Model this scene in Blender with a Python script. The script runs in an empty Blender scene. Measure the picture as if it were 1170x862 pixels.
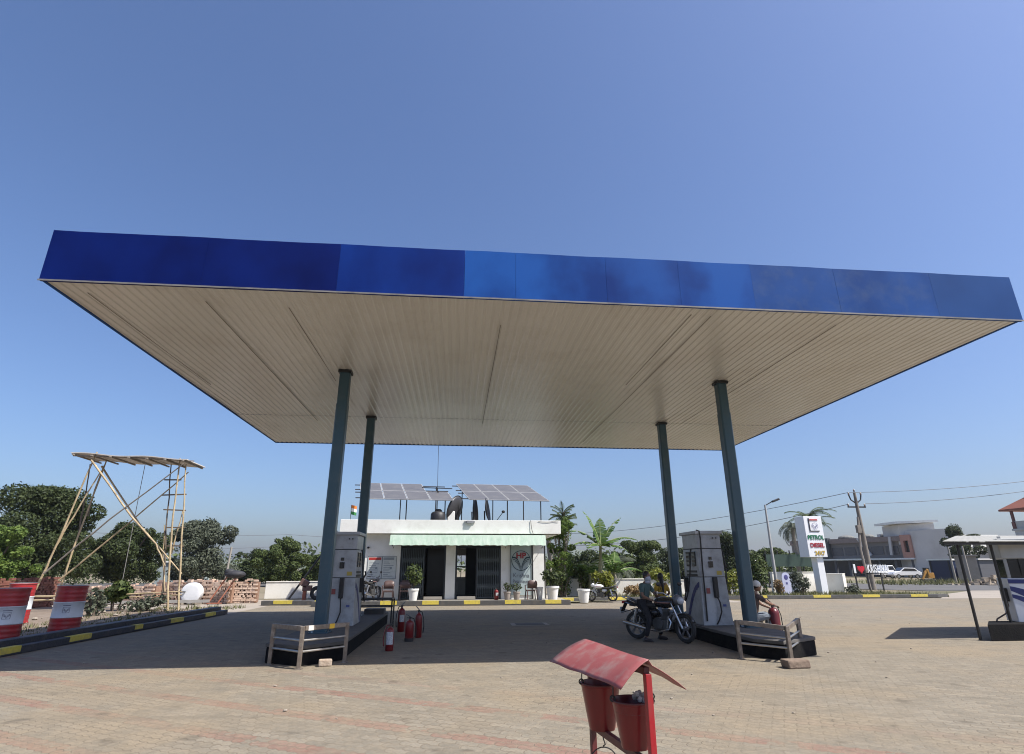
import bpy, bmesh, math, random
from mathutils import Vector, Matrix, Euler
from math import sin, cos, pi, radians as R
random.seed(7)
sc = bpy.context.scene
COL = sc.collection

# ------------------------------------------------------------------ camera geometry
F_PX, PITCH, ROLL, YAW = 636.86, .3293, -.0022, .0961
EYE = Vector((0, 0, 1.6))
_f = Vector((sin(YAW)*cos(PITCH), cos(YAW)*cos(PITCH), sin(PITCH)))
_r = Vector((cos(YAW), -sin(YAW), 0)); _u = _r.cross(_f)
CR = _r*cos(ROLL) + _u*sin(ROLL); CU = -_r*sin(ROLL) + _u*cos(ROLL)
def ray(px, py): return _f + CR*((px-585)/F_PX) - CU*((py-431)/F_PX)
def G(px, py, z=0.0):            # point of the plan survey at height z
    d = ray(px, py); return EYE + d*((z-1.6)/d.z)
def A(px, py, Y):                # point of the survey at depth Y
    d = ray(px, py); return EYE + d*(Y/d.y)

# ------------------------------------------------------------------ materials
MATS = {}
def mat(name, col, rough=.6, metal=0.0, col2=None, scale=4.0, mix=.5, bump=0.0, bscale=30.0, spec=.5,
        detail=6.0, dirt=None, dscale=1.2, damt=.5, contrast=.25, emit=0.0, streak=None, trans=0.0):
    if name in MATS: return MATS[name]
    m = bpy.data.materials.new(name); m.use_nodes = True
    nt = m.node_tree; N = nt.nodes; L = nt.links
    b = N['Principled BSDF']
    b.inputs['Roughness'].default_value = rough
    b.inputs['Metallic'].default_value = metal
    b.inputs['Specular IOR Level'].default_value = spec
    tc = N.new('ShaderNodeTexCoord')
    if col2 is None: col2 = tuple(c*.78 for c in col[:3])
    mp = N.new('ShaderNodeMapping'); L.new(tc.outputs['Object'], mp.inputs['Vector'])
    if streak: mp.inputs['Scale'].default_value = streak
    n1 = N.new('ShaderNodeTexNoise'); n1.inputs['Scale'].default_value = scale; n1.inputs['Detail'].default_value = detail
    L.new(mp.outputs[0], n1.inputs['Vector'])
    mr = N.new('ShaderNodeMapRange'); mr.inputs['From Min'].default_value = .5-contrast; mr.inputs['From Max'].default_value = .5+contrast
    mr.inputs['To Max'].default_value = mix*2 if mix < .5 else 1
    L.new(n1.outputs['Fac'], mr.inputs['Value'])
    mx = N.new('ShaderNodeMix'); mx.data_type = 'RGBA'
    mx.inputs['A'].default_value = (*col[:3], 1); mx.inputs['B'].default_value = (*col2[:3], 1)
    L.new(mr.outputs[0], mx.inputs['Factor'])
    out = mx.outputs['Result']
    if dirt:
        n2 = N.new('ShaderNodeTexNoise'); n2.inputs['Scale'].default_value = dscale; n2.inputs['Detail'].default_value = 8; n2.inputs['Roughness'].default_value = .65
        L.new(tc.outputs['Object'], n2.inputs['Vector'])
        r2 = N.new('ShaderNodeMapRange'); r2.inputs['From Min'].default_value = .48; r2.inputs['From Max'].default_value = .7; r2.inputs['To Max'].default_value = damt
        L.new(n2.outputs['Fac'], r2.inputs['Value'])
        m2 = N.new('ShaderNodeMix'); m2.data_type = 'RGBA'; m2.inputs['B'].default_value = (*dirt[:3], 1)
        L.new(out, m2.inputs['A']); L.new(r2.outputs[0], m2.inputs['Factor']); out = m2.outputs['Result']
    L.new(out, b.inputs['Base Color'])
    if bump > 0:
        n3 = N.new('ShaderNodeTexNoise'); n3.inputs['Scale'].default_value = bscale; n3.inputs['Detail'].default_value = 4
        L.new(mp.outputs[0], n3.inputs['Vector'])
        bp = N.new('ShaderNodeBump'); bp.inputs['Strength'].default_value = bump; bp.inputs['Distance'].default_value = .02
        L.new(n3.outputs['Fac'], bp.inputs['Height']); L.new(bp.outputs[0], b.inputs['Normal'])
    if emit:
        b.inputs['Emission Color'].default_value = (*col[:3], 1); b.inputs['Emission Strength'].default_value = emit
    if trans: b.inputs['Transmission Weight'].default_value = trans
    MATS[name] = m
    return m

def leafmat(name, dark, light, trans=.25):
    if name in MATS: return MATS[name]
    m = bpy.data.materials.new(name); m.use_nodes = True
    nt = m.node_tree; N = nt.nodes; L = nt.links
    b = N['Principled BSDF']; b.inputs['Roughness'].default_value = .62; b.inputs['Specular IOR Level'].default_value = .3
    g = N.new('ShaderNodeNewGeometry')
    mx = N.new('ShaderNodeMix'); mx.data_type = 'RGBA'
    mx.inputs['A'].default_value = (*dark, 1); mx.inputs['B'].default_value = (*light, 1)
    L.new(g.outputs['Random Per Island'], mx.inputs['Factor']); L.new(mx.outputs['Result'], b.inputs['Base Color'])
    t = N.new('ShaderNodeBsdfTranslucent'); L.new(mx.outputs['Result'], t.inputs['Color'])
    ms = N.new('ShaderNodeMixShader'); ms.inputs[0].default_value = trans
    L.new(b.outputs[0], ms.inputs[1]); L.new(t.outputs[0], ms.inputs[2])
    L.new(ms.outputs[0], N['Material Output'].inputs['Surface'])
    MATS[name] = m
    return m

# ------------------------------------------------------------------ mesh builder
def wloc(o):
    v = Vector((0, 0, 0))
    while o is not None:
        v += o.location; o = o.parent
    return v
class B:
    def __init__(s): s.v = []; s.f = []; s.m = []
    def add(s, vs, fs, m=0):
        o = len(s.v); s.v += [tuple(v) for v in vs]; s.f += [tuple(i+o for i in f) for f in fs]; s.m += [m]*len(fs); return s
    def box(s, c, d, rz=0.0, m=0, rot=None, taper=1.0):
        c = Vector(c); M = rot if rot is not None else Matrix.Rotation(rz, 3, 'Z')
        vs = []
        for z in (-1, 1):
            k = taper if z > 0 else 1
            for x, y in ((-1, -1), (1, -1), (1, 1), (-1, 1)):
                vs.append(c + M @ Vector((x*d[0]/2*k, y*d[1]/2*k, z*d[2]/2)))
        return s.add(vs, [(3,2,1,0), (4,5,6,7), (0,1,5,4), (1,2,6,5), (2,3,7,6), (3,0,4,7)], m)
    def b2(s, x0, x1, y0, y1, z0, z1, m=0):
        return s.box(((x0+x1)/2, (y0+y1)/2, (z0+z1)/2), (abs(x1-x0), abs(y1-y0), abs(z1-z0)), 0, m)
    def beam(s, p, q, w, h, m=0, up=(0, 0, 1)):
        p = Vector(p); q = Vector(q); d = (q-p); l = d.length; d.normalize()
        u = Vector(up); x = d.cross(u)
        if x.length < 1e-4: x = d.cross(Vector((1, 0, 0)))
        x.normalize(); u = x.cross(d)
        M = Matrix((x, d, u)).transposed()
        return s.box((p+q)/2, (w, l, h), 0, m, M)
    def tube(s, p, q, r0, r1=None, n=10, m=0, cap=True):
        if r1 is None: r1 = r0
        return s.path([p, q], [r0, r1], n, m, cap)
    def path(s, pts, r, n=8, m=0, cap=True, closed=False):
        pts = [Vector(p) for p in pts]; k = len(pts)
        if not isinstance(r, (list, tuple)): r = [r]*k
        vs = []; up = None
        for i, p in enumerate(pts):
            if closed: d = pts[(i+1) % k]-pts[i-1]
            else: d = (pts[min(i+1, k-1)]-pts[max(i-1, 0)])
            d.normalize()
            if up is None:
                up = Vector((0, 0, 1)) if abs(d.z) < .9 else Vector((1, 0, 0))
            x = d.cross(up); x.normalize(); up = x.cross(d)
            for j in range(n):
                a = 2*pi*j/n
                vs.append(p + (x*cos(a)+up*sin(a))*r[i])
        fs = []
        for i in range(k if closed else k-1):
            a0 = i*n; b0 = ((i+1) % k)*n
            for j in range(n):
                fs.append((a0+j, a0+(j+1) % n, b0+(j+1) % n, b0+j))
        if cap and not closed: fs += [tuple(range(n))[::-1], tuple((k-1)*n+j for j in range(n))]
        return s.add(vs, fs, m)
    def lathe(s, c, prof, n=24, m=0, axis='Z', cap=True, rot=None):
        c = Vector(c); vs = []; fs = []
        for r, z in prof:
            for j in range(n):
                a = 2*pi*j/n
                v = Vector((r*cos(a), r*sin(a), z))
                if axis == 'X': v = Vector((v.z, v.x, v.y))
                if axis == 'Y': v = Vector((v.x, v.z, v.y))
                if rot is not None: v = rot @ v
                vs.append(c+v)
        for i in range(len(prof)-1):
            for j in range(n):
                fs.append((i*n+j, i*n+(j+1) % n, (i+1)*n+(j+1) % n, (i+1)*n+j))
        if cap:
            if prof[0][0] > 1e-4: fs.append(tuple(range(n))[::-1])
            if prof[-1][0] > 1e-4: fs.append(tuple((len(prof)-1)*n+j for j in range(n)))
        return s.add(vs, fs, m)
    def ell(s, c, r, n=14, k=9, m=0, rot=None):
        prof = [(max(sin(pi*i/k), 1e-5), -cos(pi*i/k)) for i in range(k+1)]
        c = Vector(c); vs = []; fs = []
        for rr, z in prof:
            for j in range(n):
                a = 2*pi*j/n; v = Vector((rr*cos(a)*r[0], rr*sin(a)*r[1], z*r[2]))
                if rot is not None: v = rot @ v
                vs.append(c+v)
        for i in range(k):
            for j in range(n): fs.append((i*n+j, i*n+(j+1) % n, (i+1)*n+(j+1) % n, (i+1)*n+j))
        return s.add(vs, fs, m)
    def prism(s, poly, ext, m=0):
        poly = [Vector(p) for p in poly]; e = Vector(ext); n = len(poly)
        vs = poly+[p+e for p in poly]
        fs = [tuple(range(n))[::-1], tuple(range(n, 2*n))]+[(i, (i+1) % n, (i+1) % n+n, i+n) for i in range(n)]
        return s.add(vs, fs, m)
    def torus(s, c, R0, r, axis='Y', n=28, k=8, m=0, squash=1.0, rot=None):
        pts = []
        c = Vector(c); vs = []; fs = []
        for i in range(n):
            a = 2*pi*i/n
            for j in range(k):
                b = 2*pi*j/k; rr = R0+r*cos(b); h = r*sin(b)*squash
                v = Vector((rr*cos(a), h, rr*sin(a))) if axis == 'Y' else (Vector((h, rr*cos(a), rr*sin(a))) if axis == 'X' else Vector((rr*cos(a), rr*sin(a), h)))
                if rot is not None: v = rot @ v
                vs.append(c+v)
        for i in range(n):
            for j in range(k):
                fs.append((i*k+j, i*k+(j+1) % k, ((i+1) % n)*k+(j+1) % k, ((i+1) % n)*k+j))
        return s.add(vs, fs, m)
    def build(s, name, mats, parent=None, smooth=False, bevel=0.0, solid=0.0):
        if not isinstance(mats, (list, tuple)): mats = [mats]
        off = wloc(parent) if parent is not None else Vector((0, 0, 0))
        me = bpy.data.meshes.new(name)
        me.from_pydata([(v[0]-off.x, v[1]-off.y, v[2]-off.z) for v in s.v], [], s.f)
        for mm in mats: me.materials.append(mm)
        me.polygons.foreach_set('material_index', s.m)
        me.polygons.foreach_set('use_smooth', [smooth]*len(s.f))
        bm = bmesh.new(); bm.from_mesh(me)
        if len(s.f) < 3000: bmesh.ops.recalc_face_normals(bm, faces=bm.faces)
        bm.to_mesh(me); bm.free(); me.update()
        if smooth:
            try: me.set_sharp_from_angle(angle=R(40))
            except Exception: pass
        o = bpy.data.objects.new(name, me); COL.objects.link(o)
        if parent is not None: o.parent = parent
        if bevel:
            bv = o.modifiers.new('bevel', 'BEVEL'); bv.width = bevel; bv.segments = 2; bv.limit_method = 'ANGLE'; bv.angle_limit = R(40)
        if solid:
            sm = o.modifiers.new('solid', 'SOLIDIFY'); sm.thickness = solid
        return o

def tag(o, label=None, cat=None, group=None, kind=None):
    if label: o['label'] = label
    if cat: o['category'] = cat
    if group: o['group'] = group
    if kind: o['kind'] = kind
    return o
def thing(name, loc, label, cat, group=None):
    o = bpy.data.objects.new(name, None); COL.objects.link(o)
    o.location = loc; o.empty_display_size = .2
    return tag(o, label, cat, group)
def copy_tree(o, parent=None):
    c = o.copy(); COL.objects.link(c); c.parent = parent
    for ch in [x for x in bpy.data.objects if x.parent == o]: copy_tree(ch, c)
    return c
def dup(o, loc, rz=0.0, label=None, scale=None):
    c = copy_tree(o); c.location = loc; c.rotation_euler = (0, 0, rz)
    if label: c['label'] = label
    if scale: c.scale = (scale,)*3 if not isinstance(scale, (tuple, list)) else scale
    return c
def struct(b, name, m, **k): return tag(b.build(name, m, **k), kind='structure')
def text(name, s, size, loc, m, parent, rot=(pi/2, 0, 0), ext=.004, bold=0.0, align='CENTER', sx=1.0, shear=0.0, spacing=1.0):
    cu = bpy.data.curves.new(name, 'FONT'); cu.body = s; cu.size = size; cu.extrude = ext; cu.offset = bold
    cu.align_x = align; cu.align_y = 'CENTER'; cu.shear = shear; cu.space_character = spacing; cu.resolution_u = 3
    to = bpy.data.objects.new('tmp', cu); COL.objects.link(to)
    bpy.context.view_layer.update()
    me = bpy.data.meshes.new_from_object(to.evaluated_get(bpy.context.evaluated_depsgraph_get()))
    bpy.data.objects.remove(to)
    M = Matrix.Translation(Vector(loc) - (wloc(parent) if parent else Vector())) @ Euler(rot).to_matrix().to_4x4() @ Matrix.Diagonal((sx, 1, 1, 1))
    me.transform(M); me.materials.clear(); me.materials.append(m)
    o = bpy.data.objects.new(name, me); COL.objects.link(o); o.parent = parent
    return o

# ------------------------------------------------------------------ palette
white = mat('white_paint', (.80, .80, .76), .55, col2=(.72, .72, .67), scale=1.5, dirt=(.42, .40, .34), dscale=2.2, damt=.25, bump=.1, bscale=12)
white_clean = mat('white_enamel', (.78, .79, .80), .35, col2=(.68, .69, .70), scale=3)
steel_blue = mat('blue_grey_column_paint', (.034, .080, .108), .38, col2=(.026, .062, .085), scale=2.5, streak=(1, 1, .2), dirt=(.10, .12, .12), dscale=3, damt=.3, bump=.06, bscale=8)
black_paint = mat('black_kerb_paint', (.006, .006, .007), .9, spec=.12, col2=(.010, .010, .010), scale=5, dirt=(.028, .024, .02), dscale=4, damt=.4, bump=.4, bscale=25)
kerb_navy = mat('dark_navy_kerb_paint', (.016, .018, .030), .5, col2=(.03, .03, .04), scale=5, dirt=(.12, .10, .08), dscale=4, damt=.4, bump=.4, bscale=25)
kerb_grey = mat('dusty_dark_kerb', (.055, .055, .056), .75, col2=(.08, .078, .073), scale=5, dirt=(.13, .11, .085), dscale=4, damt=.5, bump=.4, bscale=25)
kerb_top = mat('worn_concrete_kerb_top', (.10, .095, .088), .85, col2=(.07, .066, .062), scale=5, dirt=(.15, .13, .105), dscale=3, damt=.6, bump=.4, bscale=30)
yellow = mat('yellow_road_paint', (.62, .50, .06), .6, col2=(.50, .40, .08), scale=12, dirt=(.2, .17, .1), dscale=6, damt=.5)
concrete = mat('pale_concrete', (.30, .28, .245), .85, col2=(.24, .22, .19), scale=2, dirt=(.22, .19, .15), dscale=1.5, damt=.4, bump=.25)
plaster = mat('bare_cement_plaster', (.30, .285, .26), .9, col2=(.24, .225, .20), scale=1.2, dirt=(.16, .15, .13), dscale=.8, damt=.4, bump=.2, bscale=5)
rust_steel = mat('weathered_steel_rail', (.21, .175, .14), .45, metal=.25, col2=(.14, .11, .085), scale=14, streak=(1, 1, 1), dirt=(.36, .33, .29), dscale=9, damt=.5)
bare_steel = mat('polished_steel_tube', (.5, .48, .45), .32, metal=.85, col2=(.36, .34, .31), scale=10)
black_metal = mat('black_metal', (.02, .02, .022), .42, metal=.3, col2=(.04, .038, .036), scale=8)
rubber = mat('black_rubber', (.022, .022, .022), .8, col2=(.04, .038, .035), scale=8)
chrome = mat('dull_chrome', (.55, .55, .56), .25, metal=.9, col2=(.4, .4, .4), scale=6)
red_tank = mat('red_enamel', (.30, .018, .018), .32, col2=(.20, .012, .014), scale=5, dirt=(.14, .05, .04), dscale=6, damt=.4)
dark_glass = mat('dark_glass', (.012, .014, .018), .08, spec=.8, col2=(.02, .022, .026), scale=2)
bamboo = mat('dry_bamboo', (.50, .40, .245), .6, col2=(.33, .25, .14), scale=3, streak=(1, 1, 1), dirt=(.14, .10, .06), dscale=4, damt=.6)
bamboo_dark = mat('weathered_dark_bamboo', (.085, .065, .05), .7, col2=(.16, .12, .08), scale=3)
brick_red = mat('red_brick_faces', (.36, .125, .075), .85, col2=(.26, .085, .05), scale=3, dirt=(.42, .26, .18), dscale=5, damt=.5)
terracotta = mat('terracotta_paint', (.42, .15, .09), .6, col2=(.36, .12, .075), scale=3)
bark = mat('grey_brown_bark', (.14, .11, .085), .9, col2=(.09, .07, .055), scale=6, bump=.5, bscale=12)
palebark = mat('pale_trunk_bark', (.34, .31, .26), .9, col2=(.22, .19, .155), scale=6, bump=.4, bscale=12)
wood = mat('grey_weathered_timber', (.27, .24, .20), .85, col2=(.17, .145, .12), scale=4, bump=.3)

L_dark = leafmat('dark_tree_leaves', (.016, .028, .009), (.062, .082, .024))
L_mid = leafmat('mid_green_leaves', (.028, .048, .013), (.10, .13, .035))
L_bright = leafmat('bright_green_leaves', (.05, .095, .02), (.17, .24, .05), .35)
L_yellow = leafmat('yellow_green_leaves', (.09, .12, .02), (.26, .26, .04), .35)
L_grey = leafmat('dusty_grey_green_leaves', (.045, .058, .035), (.13, .145, .10))
L_banana = leafmat('banana_leaf_green', (.045, .10, .022), (.14, .22, .05), .35)
L_dry = leafmat('dry_leaf_brown', (.16, .10, .05), (.30, .21, .10), .2)
L_grass = leafmat('dry_verge_grass', (.05, .07, .02), (.20, .18, .08), .2)
# ================================================================== GROUND
def ground_mat():
    m = bpy.data.materials.new('sandy_earth'); m.use_nodes = True
    nt = m.node_tree; N = nt.nodes; L = nt.links; b = N['Principled BSDF']; b.inputs['Roughness'].default_value = .95; b.inputs['Specular IOR Level'].default_value = .15
    tc = N.new('ShaderNodeTexCoord')
    n = N.new('ShaderNodeTexNoise'); n.inputs['Scale'].default_value = .07; n.inputs['Detail'].default_value = 10; L.new(tc.outputs['Object'], n.inputs[0])
    cr = N.new('ShaderNodeValToRGB'); e = cr.color_ramp.elements
    e[0].position = .35; e[0].color = (.08, .085, .045, 1); e[1].position = .62; e[1].color = (.25, .21, .155, 1)
    e2 = cr.color_ramp.elements.new(.48); e2.color = (.18, .155, .105, 1)
    L.new(n.outputs['Fac'], cr.inputs[0]); L.new(cr.outputs[0], b.inputs['Base Color'])
    return m
b = B(); b.add([(-600, -60, -.02), (900, -60, -.02), (900, 1200, -.02), (-600, 1200, -.02)], [(0, 1, 2, 3)])
struct(b, 'ground', ground_mat())

def paver_mat():
    m = bpy.data.materials.new('zigzag_concrete_pavers'); m.use_nodes = True
    nt = m.node_tree; N = nt.nodes; L = nt.links; b = N['Principled BSDF']; b.inputs['Roughness'].default_value = .9; b.inputs['Specular IOR Level'].default_value = .2
    def math(op, a, c=None, v=None):
        n = N.new('ShaderNodeMath'); n.operation = op
        for i, x in enumerate((a, c, v)):
            if x is None: continue
            if isinstance(x, (int, float)): n.inputs[i].default_value = x
            else: L.new(x, n.inputs[i])
        return n.outputs[0]
    def mixc(f, a, c):
        n = N.new('ShaderNodeMix'); n.data_type = 'RGBA'
        for k, x in (('Factor', f), ('A', a), ('B', c)):
            if isinstance(x, (int, float)): n.inputs[k].default_value = x
            elif isinstance(x, tuple): n.inputs[k].default_value = (*x, 1)
            else: L.new(x, n.inputs[k])
        return n.outputs['Result']
    def noise(vec, s, d=5, r=.55):
        n = N.new('ShaderNodeTexNoise'); n.inputs['Scale'].default_value = s; n.inputs['Detail'].default_value = d; n.inputs['Roughness'].default_value = r
        L.new(vec, n.inputs['Vector']); return n.outputs['Fac']
    def rng(v, a, c, t0=0.0, t1=1.0):
        n = N.new('ShaderNodeMapRange'); L.new(v, n.inputs[0]); n.inputs[1].default_value = a; n.inputs[2].default_value = c; n.inputs[3].default_value = t0; n.inputs[4].default_value = t1
        return n.outputs[0]
    tc = N.new('ShaderNodeTexCoord')
    mp = N.new('ShaderNodeMapping'); mp.inputs['Rotation'].default_value = (0, 0, R(30.4)); L.new(tc.outputs['Object'], mp.inputs[0])
    sp = N.new('ShaderNodeSeparateXYZ'); L.new(mp.outputs[0], sp.inputs[0])
    u, v = sp.outputs[0], sp.outputs[1]          # u runs along the red courses, v across them
    zz = math('MULTIPLY', math('PINGPONG', u, .06), .45)      # zigzag edge of the interlocking blocks
    v2 = math('ADD', v, zz)
    cb = N.new('ShaderNodeCombineXYZ')
    zu = math('MULTIPLY', math('PINGPONG', v, .06), .3)
    L.new(math('ADD', u, zu), cb.inputs[0]); L.new(v2, cb.inputs[1])
    br = N.new('ShaderNodeTexBrick'); L.new(cb.outputs[0], br.inputs['Vector'])
    br.inputs['Scale'].default_value = 1.0; br.inputs['Brick Width'].default_value = .24; br.inputs['Row Height'].default_value = .12
    br.inputs['Mortar Size'].default_value = .007; br.inputs['Mortar Smooth'].default_value = .4
    br.inputs['Color1'].default_value = (0, 0, 0, 1); br.inputs['Color2'].default_value = (1, 1, 1, 1); br.inputs['Mortar'].default_value = (.5, .5, .5, 1)
    bw = N.new('ShaderNodeSeparateColor'); L.new(br.outputs['Color'], bw.inputs[0])
    rnd = bw.outputs[0]; mort = br.outputs['Fac']
    # red courses: every metre, two blocks wide, with breaks
    row = math('SNAP', math('ADD', v2, .0), .12)
    ph = math('PINGPONG', math('ADD', row, -5.62), .5)
    rowmask = math('LESS_THAN', ph, .13)
    wob = noise(mp.outputs[0], 1.5, 6, .65)
    brk = math('GREATER_THAN', math('ADD', wob, math('MULTIPLY', rnd, .16)), .50)
    far = rng(v, 8.2, 6.6, 0, 1)
    red = math('MULTIPLY', math('MULTIPLY', rowmask, brk), far)
    grey = mixc(rnd, (.33, .315, .28), (.47, .445, .39))
    rdc = mixc(rnd, (.40, .205, .18), (.46, .27, .235))
    c = mixc(math('MULTIPLY', red, .85), grey, rdc)
    big = noise(tc.outputs['Object'], .35, 6, .6)
    c = mixc(rng(big, .46, .60, 0, .7), c, (.50, .415, .30))
    med = noise(tc.outputs['Object'], 1.6, 8, .65)
    c = mixc(rng(med, .47, .64, 0, .6), c, (.30, .285, .25))
    fin = noise(tc.outputs['Object'], 14, 6, .7)
    c = mixc(rng(fin, .40, .62, 0, .45), c, (.53, .46, .365))
    # sand lies in the joints and over whole patches
    cover = rng(noise(tc.outputs['Object'], .8, 7, .6), .45, .62, 0, 1)
    jc = mixc(cover, (.30, .26, .215), (.46, .395, .305))
    c = mixc(math('MULTIPLY', mort, rng(cover, 0, 1, .85, .3)), c, jc)
    # oil and tyre stains with outlines of their own
    st = noise(tc.outputs['Object'], 2.6, 3, .5)
    c = mixc(rng(st, .62, .72, 0, .5), c, (.14, .125, .11))
    tm = N.new('ShaderNodeMapping'); tm.inputs['Scale'].default_value = (.16, 2.4, 1); tm.inputs['Rotation'].default_value = (0, 0, R(12)); L.new(tc.outputs['Object'], tm.inputs[0])
    c = mixc(rng(noise(tm.outputs[0], 1.0, 6, .6), .55, .70, 0, .38), c, (.23, .215, .19))
    c = mixc(rng(noise(tc.outputs['Object'], 5.5, 7, .7), .52, .66, 0, .5), c, (.55, .48, .385))
    c = mixc(rng(noise(tc.outputs['Object'], 22, 4, .8), .47, .60, 0, .4), c, (.25, .235, .21))
    c = mixc(1.0, c, c)
    sc_ = N.new('ShaderNodeMix'); sc_.data_type='RGBA'; sc_.blend_type='MULTIPLY'; sc_.inputs['Factor'].default_value=1; sc_.inputs['B'].default_value=(.495,.468,.418,1); L.new(c, sc_.inputs['A']); c = sc_.outputs['Result']
    L.new(c, b.inputs['Base Color'])
    h = math('ADD', math('MULTIPLY', mort, -1.0), math('MULTIPLY', fin, .9))
    h = math('ADD', h, math('MULTIPLY', rnd, .35))
    bp = N.new('ShaderNodeBump'); bp.inputs['Strength'].default_value = .55; bp.inputs['Distance'].default_value = .012
    L.new(h, bp.inputs['Height']); L.new(bp.outputs[0], b.inputs['Normal'])
    return m
def sheet(name, pts, z, m, n=None):
    b = B(); b.add([(x, y, z) for x, y in pts], [tuple(range(len(pts)))]); return struct(b, name, m)
pm = paver_mat()
sheet('paved_yard', [(-40, -12), (60, -12), (60, 29.9), (16, 29.9), (14, 27.6), (-8.3, 28.6), (-8.3, 21), (-8.6, 12.6), (-40, 12.6)], 0, pm)
dusty = mat('dusty_concrete_apron', (.26, .225, .185), .9, col2=(.31, .27, .22), scale=.6, dirt=(.17, .155, .13), dscale=.5, damt=.5, bump=.15, bscale=20)
sheet('dusty_apron', [(-30, 24), (-8.2, 23), (-8.2, 28.9), (4, 28.9), (14, 27.5), (14, 33), (-9, 33), (-30, 33)], -.008, dusty)
sheet('entrance_apron', [(25.5, 29.3), (60, 29.3), (75, 37.5), (36, 38.5), (30, 34)], .004, dusty)
asphalt = mat('worn_asphalt', (.07, .068, .064), .85, col2=(.10, .095, .09), scale=.8, dirt=(.16, .145, .12), dscale=.6, damt=.35, bump=.2, bscale=40)
sheet('road', [(-80, 62), (20, 56), (33, 38.6), (120, 35.5), (160, 42), (62, 46), (42, 54), (30, 68), (-80, 76)], .008, asphalt)
line = mat('worn_road_paint', (.6, .58, .52), .8, col2=(.3, .28, .25), scale=3)
scrub = mat('green_scrub_earth', (.10, .105, .05), .95, col2=(.19, .165, .11), scale=.7, dirt=(.09, .12, .04), dscale=1.4, damt=.7, bump=.5, bscale=9)
sheet('grass_verge', [(4, 27.9), (12, 30.3), (16, 30.5), (26, 30.4), (30, 34), (24, 37.5), (4, 38)], .03, scrub)
sheet('far_verge', [(40, 55), (62, 46.5), (150, 43), (150, 60), (70, 66), (44, 68)], .015, scrub)
sheet('soil_bed', [(-8.75, 12.8), (-8.45, 23.1), (-9.2, 24.5), (-24, 30), (-40, 26), (-30, 12.7)], .05, mat('dry_soil', (.17, .13, .095), .95, col2=(.17, .13, .095), scale=1.5, dirt=(.25, .21, .165), dscale=3, damt=.6, bump=.6, bscale=18))

# distant hill ridge, very far
b = B(); pts = []
for i in range(60):
    x = -700+i*40; h = 16+10*sin(i*.31)+6*sin(i*.83+1)+4*sin(i*1.9)
    if 18 < i < 46: h += 14*sin((i-18)/28*pi)
    pts.append((x, 1300, h))
for i in range(59):
    x0, y0, h0 = pts[i]; x1, y1, h1 = pts[i+1]
    b.add([(x0, y0-160, -3), (x1, y1-160, -3), (x1, y1, h1), (x0, y0, h0)], [(0, 1, 2, 3)])
    b.add([(x0, y0, h0), (x1, y1, h1), (x1, y1+200, -3), (x0, y0+200, -3)], [(0, 1, 2, 3)])
struct(b, 'hills', mat('far_hill_scrub', (.10, .12, .08), .95))

# ================================================================== KERBS
def kerb(pts, w, h, label, body, first, step, dash, group=None, topm=None, name='kerb'):
    """painted kerb following pts; yellow dashes on its front and top"""
    P = [Vector((x, y, 0)) for x, y in pts]
    k = thing(name, P[0], label, 'kerb', group)
    b = B()
    for p, q in zip(P[:-1], P[1:]):
        d = (q-p).normalized(); nrm = Vector((-d.y, d.x, 0))
        b.prism([p, q, q+nrm*w, p+nrm*w], (0, 0, h))
    b.build('kerb_body', body, k, bevel=.012)
    acc = first; tot = 0
    for p, q in zip(P[:-1], P[1:]):
        d = (q-p); l = d.length; d.normalize(); nrm = Vector((-d.y, d.x, 0))
        s = acc-tot
        while s < l-.1:
            e = min(s+dash, l-.02); mb = B()
            a0 = p+d*s-nrm*.004; a1 = p+d*e-nrm*.004
            mb.prism([a0+Vector((0, 0, h*.28)), a1+Vector((0, 0, h*.28)), a1+Vector((0, 0, h+.004)), a0+Vector((0, 0, h+.004))], nrm*.006)
            mb.prism([a0+Vector((0, 0, h+.001)), a1+Vector((0, 0, h+.001)), a1+nrm*(w*.75)+Vector((0, 0, h+.001)), a0+nrm*(w*.75)+Vector((0, 0, h+.001))], (0, 0, .004))
            mb.build('yellow_dash', yellow, k)
            acc += step; s += step
        tot += l
    return k
# left kerb (built low to high so the outer face looks to the yard)
kl = [(-8.3, 23.1), (-8.52, 17.2), (-8.56, 12.4), (-9.2, 3)]
kerb(kl, -.18, .15, 'dark navy kerb with yellow dashes in front of the striped drums', kerb_navy, 1.0, 2.25, .78)
b = B()
for (x0, y0), (x1, y1) in zip(kl[:-1], kl[1:]):
    b.prism([(x0-.25, y0, 0), (x1-.25, y1, 0), (x1-.5, y1, 0), (x0-.5, y0, 0)], (0, 0, .26))
tag(b.build('raised_edging', kerb_navy, bevel=.012), 'plain dark raised edging behind the navy kerb beside the drums', 'edging')
kerb([(-8.7, 28.05), (-4.9, 27.75)], .22, .2, 'short dark kerb with yellow dashes left of the white station building', kerb_grey, .55, 1.85, .85)
kerb([(4.3, 28.75), (9.2, 29.6), (13.5, 30.05), (16.4, 30.1), (26.3, 30.35), (27.2, 30.7)], .22, .17, 'long dark kerb with yellow dashes along the planted verge', kerb_grey, .55, 2.85, 1.0)

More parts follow.
